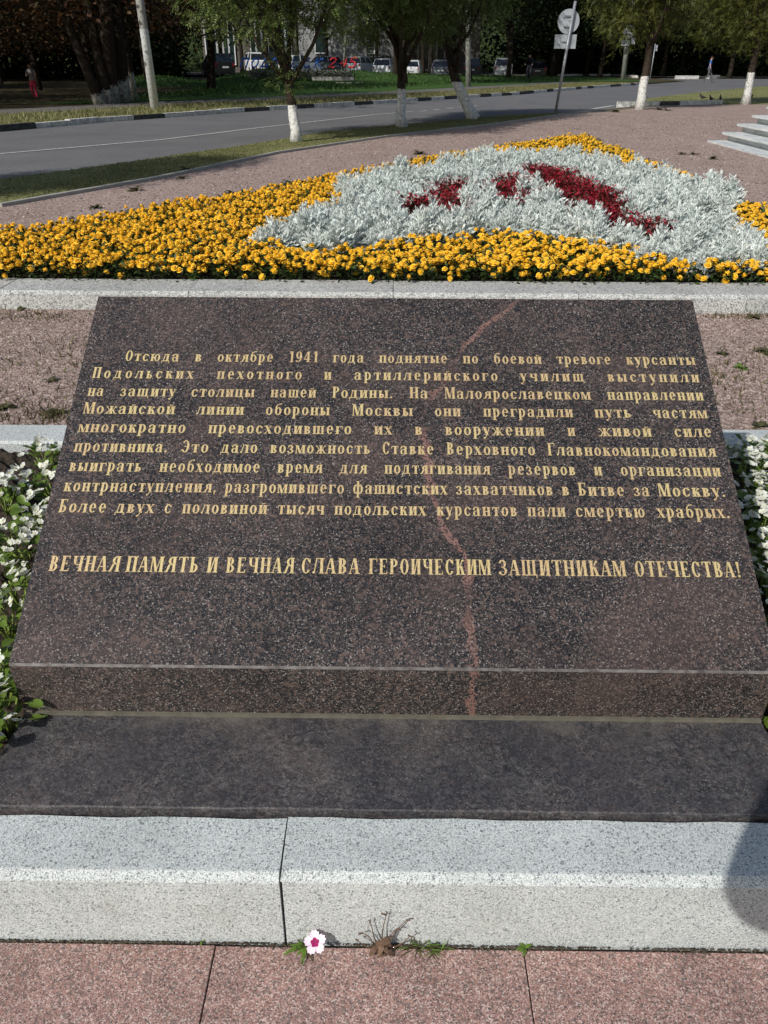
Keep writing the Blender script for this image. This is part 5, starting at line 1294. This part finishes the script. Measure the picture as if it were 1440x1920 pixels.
# ================================================================== raised letters on the lawn
BLUE = mat_simple('blue_letter_paint', srgb(48, 104, 190), .5, .3, var=.1); RED = mat_simple('red_letter_paint', srgb(196, 52, 60), .5, .3, var=.1)
STROKES = {'П': [[(0, 0), (0, 1)], [(0, 1), (.6, 1)], [(.6, 1), (.6, 0)]], 'О': [[(.3+.3*math.cos(a/12*6.283), .5+.5*math.sin(a/12*6.283)) for a in range(13)]],
 'Д': [[(.1, .1), (.25, 1)], [(.25, 1), (.6, 1)], [(.6, 1), (.6, .1)], [(0, -.1), (0, .1), (.7, .1), (.7, -.1)]], 'Л': [[(0, 0), (.2, 1)], [(.2, 1), (.6, 1)], [(.6, 1), (.6, 0)]],
 'Ь': [[(0, 1), (0, 0), (.4, 0), (.5, .12), (.5, .35), (.4, .5), (0, .5)]], 'С': [[(.3+.3*math.cos(a/12*6.283), .5+.5*math.sin(a/12*6.283)) for a in range(2, 12)]], 'К': [[(0, 0), (0, 1)], [(.55, 1), (.05, .5), (.6, 0)]],
 '2': [[(0, .75), (.1, .95), (.35, 1), (.55, .85), (.5, .6), (0, 0), (.6, 0)]], '4': [[(.45, 0), (.45, 1), (0, .35), (.65, .35)]], '5': [[(.55, 1), (.1, 1), (.05, .58), (.35, .62), (.55, .45), (.55, .18), (.35, 0), (0, .05)]]}
def lawn_letter(ch_, px, mat, label, Y=60.0, h=.62, py=126.5, w=.9):
    p = aty(px, py, Y); t = empty('raised_letter', tuple(p)); tag(t, label, 'letter')
    b = MB()
    for s_ in STROKES[ch_]:
        pts = [((x+.28*y)*w, .55*y*h, y*h) for x, y in s_]; b.tube(pts, .055, 6, smooth=False)
    b.build('letter_face', mat, t)
    b = MB(); b.tube([(.2*w, .12, .1), (.2*w, .3, -.9)], .03, 6); b.tube([(.55*w, .12, .1), (.55*w, .3, -.9)], .03, 6); b.build('support', DARKM, t)
names = {'П': 'blue letter resembling a gate, first of the lawn word', 'О': 'blue round letter, second of the lawn word', 'Д': 'blue third letter of the lawn word', 'Л': 'blue letter just before the soft sign letter', 'Ь': 'blue letter shaped like a small b', 'С': 'blue open round letter near the end of the lawn word', 'К': 'blue last letter of the lawn word'}
for ch_, px in (('П', 450), ('О', 470), ('Д', 488), ('О', 507), ('Л', 526), ('Ь', 546), ('С', 568), ('К', 590)):
    lb = names[ch_] if not (ch_ == 'О' and px > 480) else 'blue round letter, fourth of the lawn word'
    lawn_letter(ch_, px, BLUE, 'raised '+lb, h=.52, w=.66)
for ch_, px in (('2', 615), ('4', 636), ('5', 653)):
    lawn_letter(ch_, px, RED, {'2': 'raised red numeral 2 on the lawn', '4': 'raised red numeral 4 between the 2 and the 5', '5': 'raised red numeral 5, rightmost character on the lawn'}[ch_], h=.55, w=.7)
SH = mat_leaf('grey_shrub_leaf', [srgb(120, 122, 112), srgb(150, 150, 140), srgb(96, 100, 88)], .1, .7, 3)
shm = foliage_mesh(90, 260, .34, .5, .14, .035, SH)
for k in range(15):
    px = 478+k*12.2; p = aty(px, 141.5, 58); o = link_mesh('grey_shrub', shm); o.location = (p.x, 58, p.z-.2); o.rotation_euler = (0, 0, k*1.3); o.scale = (1, 1, .95)
    tag(o, 'small grey leaved shrub in the row below the blue and red letters', 'shrub', 'row of grey shrubs below the letters')
for (x0, y0, x1, y1, lb) in ((585, 144, 664, 147, 'upper whitish stone border under the grey shrubs'), (629, 154, 681, 157, 'lower whitish stone border below the red numerals'), (519, 154, 528, 160, 'small whitish block left of the slim tree crotch')):
    a, c = aty(x0, y0, 56), aty(x1, y1, 56); t = empty('stone_border', tuple(a)); tag(t, lb, 'border')
    b = MB(); b.box(0, c.x-a.x, 0, .4, -.2, .0); b.build('stone', CONC, t)
hedge('mound_shrubs', 'low green ground cover on the lawn hump', aty(405, 140, 58).x, aty(470, 140, 58).x, 56, 60, .01, 10, 12, GBL, .2, 'ground cover')

# ================================================================== people
SKIN = mat_simple('skin', srgb(196, 148, 122), .6, .3, var=.08); HAIR = mat_simple('dark_hair', srgb(40, 30, 24), .8, .2)
def body_mesh(name, joints, edges, mats, matfun, sub=2):
    me = bpy.data.meshes.new(name); keys = list(joints); ix = {k: i for i, k in enumerate(keys)}
    me.from_pydata([joints[k][0] for k in keys], [(ix[a], ix[c]) for a, c in edges], [])
    o = bpy.data.objects.new('tmp', me); C.objects.link(o)
    m_ = o.modifiers.new('s', 'SKIN'); m_.use_smooth_shade = True
    for k in keys:
        sv = me.skin_vertices[0].data[ix[k]]; r_ = joints[k][1]; sv.radius = r_ if hasattr(r_, '__len__') else (r_, r_)
        sv.use_root = (k == keys[0])
    s_ = o.modifiers.new('d', 'SUBSURF'); s_.levels = sub; s_.render_levels = sub
    dg = bpy.context.evaluated_depsgraph_get(); dg.update(); out = bpy.data.meshes.new_from_object(o.evaluated_get(dg)); out.name = name
    bpy.data.objects.remove(o); out.materials.clear()
    for m_ in mats: out.materials.append(m_)
    for p in out.polygons: p.material_index = matfun(p.center); p.use_smooth = True
    return out
def stand_joints(pose):
    J = {'pel': ((0, 0, .95), (.15, .11)), 'wa': ((0, 0, 1.1), (.13, .095)), 'ch': ((0, 0, 1.3), (.16, .11)), 'nb': ((0, -.0, 1.45), (.085, .07)), 'nk': ((0, .01, 1.51), .05), 'hd': ((0, .03, 1.60), (.075, .09)), 'ht': ((0, .02, 1.71), (.06, .075))}
    for s_, n_ in ((-1, 'l'), (1, 'r')):
        J['sh'+n_] = ((s_*.18, 0, 1.42), .06); J['el'+n_] = (pose.get('el'+n_, (s_*.25, -.02, 1.14)), .042); J['wr'+n_] = (pose.get('wr'+n_, (s_*.25, .08, .9)), .03); J['hn'+n_] = (pose.get('hn'+n_, (s_*.25, .12, .82)), .035)
        J['hp'+n_] = ((s_*.09, 0, .90), .095); J['kn'+n_] = (pose.get('kn'+n_, (s_*.1, .02, .5)), .06); J['an'+n_] = (pose.get('an'+n_, (s_*.1, -.02, .09)), .04); J['ft'+n_] = (pose.get('ft'+n_, (s_*.11, .13, .04)), .035)
    if pose.get('thick'):
        for k_, r_ in (('ell', .066), ('wrl', .052), ('shl', .085), ('elr', .062), ('wrr', .05), ('shr', .085)): J[k_] = (J[k_][0], r_)
    E = [('pel', 'wa'), ('wa', 'ch'), ('ch', 'nb'), ('nb', 'nk'), ('nk', 'hd'), ('hd', 'ht')]
    for n_ in 'lr': E += [('nb', 'sh'+n_), ('sh'+n_, 'el'+n_), ('el'+n_, 'wr'+n_), ('wr'+n_, 'hn'+n_), ('pel', 'hp'+n_), ('hp'+n_, 'kn'+n_), ('kn'+n_, 'an'+n_), ('an'+n_, 'ft'+n_)]
    return J, E
def person(loc, rz, pose, top, legs, label, scale=1.0, sleeve=1.16, long_hair=False, mf=None, hands=False):
    t = empty('person', loc, rz); t.scale = (scale,)*3; tag(t, label, 'person')
    J, E = stand_joints(pose)
    if 'shift' in pose:
        for k in J: J[k] = (tuple(np.array(J[k][0])+np.array(pose['shift'].get(k, (0, 0, 0)))), J[k][1])
    SHOE = mat_simple('shoe', srgb(60, 56, 54), .7)
    def f(c):
        if c.z > 1.49: return 0
        if c.z < .1: return 3
        if c.z < .97: return 2
        if abs(c.x) > .2 and c.z < sleeve: return 0
        return 1
    link_mesh('body', body_mesh('body', J, E, [SKIN, top, legs, SHOE], mf or f), t)
    h = Vector(J['hd'][0]); b = MB(); V = []; F = []; n_ = 12; m_ = 6
    for i in range(m_+1):
        ph = math.pi*.58*i/m_
        for k in range(n_):
            a = 2*math.pi*k/n_; rr_ = math.sin(ph); cut = 1.0 if math.sin(a) < .3 else (.72 if ph > 1.0 else 1)
            V.append((h.x+.088*rr_*math.cos(a), h.y-.012+.105*rr_*math.sin(a)*cut, h.z+.035+.115*math.cos(ph)))
    for i in range(m_):
        for k in range(n_): F.append((i*n_+k, i*n_+(k+1) % n_, (i+1)*n_+(k+1) % n_, (i+1)*n_+k))
    b.add(V, F, 0, True)
    if long_hair: b.tube([(h.x, h.y-.08, h.z+.05), (h.x, h.y-.1, h.z-.1), (h.x, h.y-.08, h.z-.22)], [.06, .06, .03], 8)
    b.build('hair', HAIR, t)
    b = MB(); b.tube([(h.x, h.y+.085, h.z+.02), (h.x, h.y+.11, h.z-.015)], [.008, .016], 6); b.build('nose', SKIN, t)
    for s_ in (-1, 1):
        b = MB(); b.tube([(h.x+s_*.03, h.y+.088, h.z+.028), (h.x+s_*.03, h.y+.096, h.z+.028)], [.012, .008], 8); b.build('eye', DARKM, t)
        b = MB(); b.tube([(h.x+s_*.078, h.y-.005, h.z-.01), (h.x+s_*.092, h.y-.012, h.z+.03)], [.012, .018], 6); b.build('ear', SKIN, t)
    b = MB(); b.tube([(h.x-.025, h.y+.083, h.z-.045), (h.x, h.y+.09, h.z-.047), (h.x+.025, h.y+.083, h.z-.045)], .006, 6); b.build('mouth', mat_simple('lips', srgb(160, 90, 84), .6), t)
    return t
PINK = mat_simple('pink_trousers', srgb(206, 62, 96), .8, .2); GREYT = mat_simple('grey_top', srgb(150, 146, 146), .85, .2); BLT = mat_simple('blue_tshirt', srgb(64, 104, 170), .8, .2); GTR = mat_simple('grey_trousers', srgb(92, 92, 96), .85, .2)
BLKT = mat_simple('black_jacket', srgb(28, 28, 32), .8, .2)
p = aty(68, 192, 41); 
person((p.x, p.y, p.z+.02), math.pi, {'ell': (-.24, .04, 1.16), 'wrl': (-.1, .2, 1.22), 'hnl': (-.03, .24, 1.26), 'elr': (.24, .04, 1.16), 'wrr': (.1, .2, 1.22), 'hnr': (.04, .24, 1.26), 'anr': (.0, -.1, .09), 'ftr': (.02, .05, .04)}, GREYT, PINK,
       'person in pink trousers and pale top looking at a phone in the shade', .9, 1.3, True)
p = at(1326, 155.5, .09)
person((p.x, p.y, .09), -1.9, {'knl': (-.1, .22, .52), 'anl': (-.1, .26, .12), 'ftl': (-.1, .4, .08), 'knr': (.1, -.02, .5), 'anr': (.1, -.28, .16), 'ftr': (.1, -.2, .05), 'wrl': (-.25, -.12, .92), 'hnl': (-.25, -.15, .85)}, BLT, GTR,
       'person in a blue shirt and grey trousers walking on the far road', 1.0, 1.25)
# cyclist + bicycle
p = at(990, 154, .17); BY = p.y
bk = empty('bicycle', (p.x, BY, .17), math.pi-.35); tag(bk, 'black bicycle ridden along the far grass', 'bicycle')
def wheel_at(y):
    w_ = empty('wheel', (0, y, .34)); w_.parent = bk
    b = MB(); n_ = 24; b.tube([(0, .33*math.cos(2*math.pi*k/n_), .33*math.sin(2*math.pi*k/n_)) for k in range(n_+1)], .022, 6); b.build('tyre', RUBBER, w_)
    b = MB()
    for k in range(12): a = 2*math.pi*k/12; b.tube([(0, 0, 0), (0, .31*math.cos(a), .31*math.sin(a))], .003, 4)
    b.build('spokes', METAL, w_)
wheel_at(-.52); wheel_at(.52)
b = MB(); fr = [((0, -.52, .34), (0, -.1, .3)), ((0, -.1, .3), (0, -.22, .85)), ((0, -.52, .34), (0, -.2, .72)), ((0, -.1, .3), (0, .36, .68)), ((0, -.2, .76), (0, .34, .82)), ((0, .34, .9), (0, .52, .34))]
for a, c in fr: b.tube([a, c], .02, 6)
b.build('frame', DARKM, bk); b = MB(); b.tube([(0, .34, .9), (0, .36, 1.02), (0, .42, 1.03)], .016, 6); b.tube([(-.28, .4, 1.04), (.28, .4, 1.04)], .014, 6); b.build('handlebar', DARKM, bk)
b = MB(); b.tube([(0, -.36, .9), (0, -.22, .92), (0, -.1, .9)], [.07, .06, .02], 8); b.build('saddle', RUBBER, bk)
b = MB(); b.tube([(-.1, -.12, .18), (-.05, -.1, .3), (.05, -.1, .3), (.1, -.06, .42)], .012, 6); b.box(-.16, -.08, -.16, -.08, .16, .19); b.box(.08, .16, -.1, -.02, .41, .44); b.build('pedals', DARKM, bk)
def mfc(c):
    if c.z > 1.49 or (abs(c.x) > .2 and c.z < 1.1 and c.y > .3): return 0
    if c.z < .2: return 3
    return 2 if c.z < .98 else 1
person((p.x, BY, .17+.06), math.pi-.35, {'shift': {k: (0, dy, dz) for k, dy, dz in (('pel', -.22, 0), ('hpl', -.2, .02), ('hpr', -.2, .02), ('wa', -.18, .02), ('ch', -.06, 0), ('nb', .02, -.02), ('nk', .04, -.02), ('hd', .06, -.02), ('ht', .06, -.02), ('shl', .03, -.02), ('shr', .03, -.02))},
       'ell': (-.27, .16, 1.18), 'wrl': (-.26, .33, 1.04), 'hnl': (-.25, .38, 1.0), 'elr': (.27, .16, 1.18), 'wrr': (.26, .33, 1.04), 'hnr': (.25, .38, 1.0),
       'knl': (-.11, .12, .62), 'anl': (-.12, -.08, .2), 'ftl': (-.12, .03, .14), 'knr': (.11, .2, .74), 'anr': (.12, 0, .42), 'ftr': (.12, .1, .38)}, BLKT, GTR, 'person in a black jacket riding the bicycle', .97, mf=mfc)
# the photographer stands behind the camera; the raised left elbow throws the shadow at lower right
pt = person((.02, -.40, .0), 0, {'thick': 1, 'ell': (-.345, .13, 1.31), 'wrl': (-.20, .33, 1.47), 'hnl': (-.10, .36, 1.50), 'elr': (.31, .24, 1.33), 'wrr': (.15, .35, 1.44), 'hnr': (.10, .36, 1.49)}, BLKT, GTR,
       'person in a dark jacket taking the picture, just behind the camera', 1.0, .2)
ph = empty('phone', (0, -.022, 1.5)); tag(ph, 'dark phone held up just behind the viewpoint', 'phone')
b = MB(); b.box(-.082, .082, -.004, .004, -.038, .038); b.build('case', DARKM, ph)

# ================================================================== pigeons
PG = mat_simple('pigeon_feathers', srgb(58, 58, 62), .8, .2, c2=srgb(34, 34, 38), scale=30)
def bird_mesh():
    J = {'b': ((0, 0, .11), (.05, .05)), 'c': ((0, .07, .13), (.045, .05)), 'n': ((0, .11, .19), .022), 'h': ((0, .125, .225), .024), 'k': ((0, .165, .22), .006), 't': ((0, -.09, .10), (.028, .018)), 'tt': ((0, -.18, .085), (.03, .006)),
         'l': ((-.025, .01, .06), .012), 'll': ((-.025, .015, .0), .006), 'r': ((.025, .01, .06), .012), 'rr': ((.025, .015, .0), .006)}
    return body_mesh('pigeon', J, [('b', 'c'), ('c', 'n'), ('n', 'h'), ('h', 'k'), ('b', 't'), ('t', 'tt'), ('b', 'l'), ('l', 'll'), ('b', 'r'), ('r', 'rr')], [PG], lambda c: 0, 1)
bm_ = bird_mesh()
for i, (px, py, a) in enumerate(((1317, 188, 1.2), (1333, 191, .3), (1350, 190, 2.6), (1405, 190, -1.0), (1207, 187.5, 1.8))):
    p = at(px, py, .166); o = link_mesh('pigeon', bm_); o.location = p; o.rotation_euler = (0, 0, a)
    tag(o, ['dark pigeon on the verge above the right white kerb length, leftmost of three', 'middle dark pigeon of three on the right verge', 'third dark pigeon on the verge, nearest the right tree', 'dark pigeon just right of the white footed tree at the right', 'lone dark pigeon beside the white footed tree at the junction'][i], 'pigeon', 'pigeons on the right verge')
print('objects', len(bpy.data.objects))
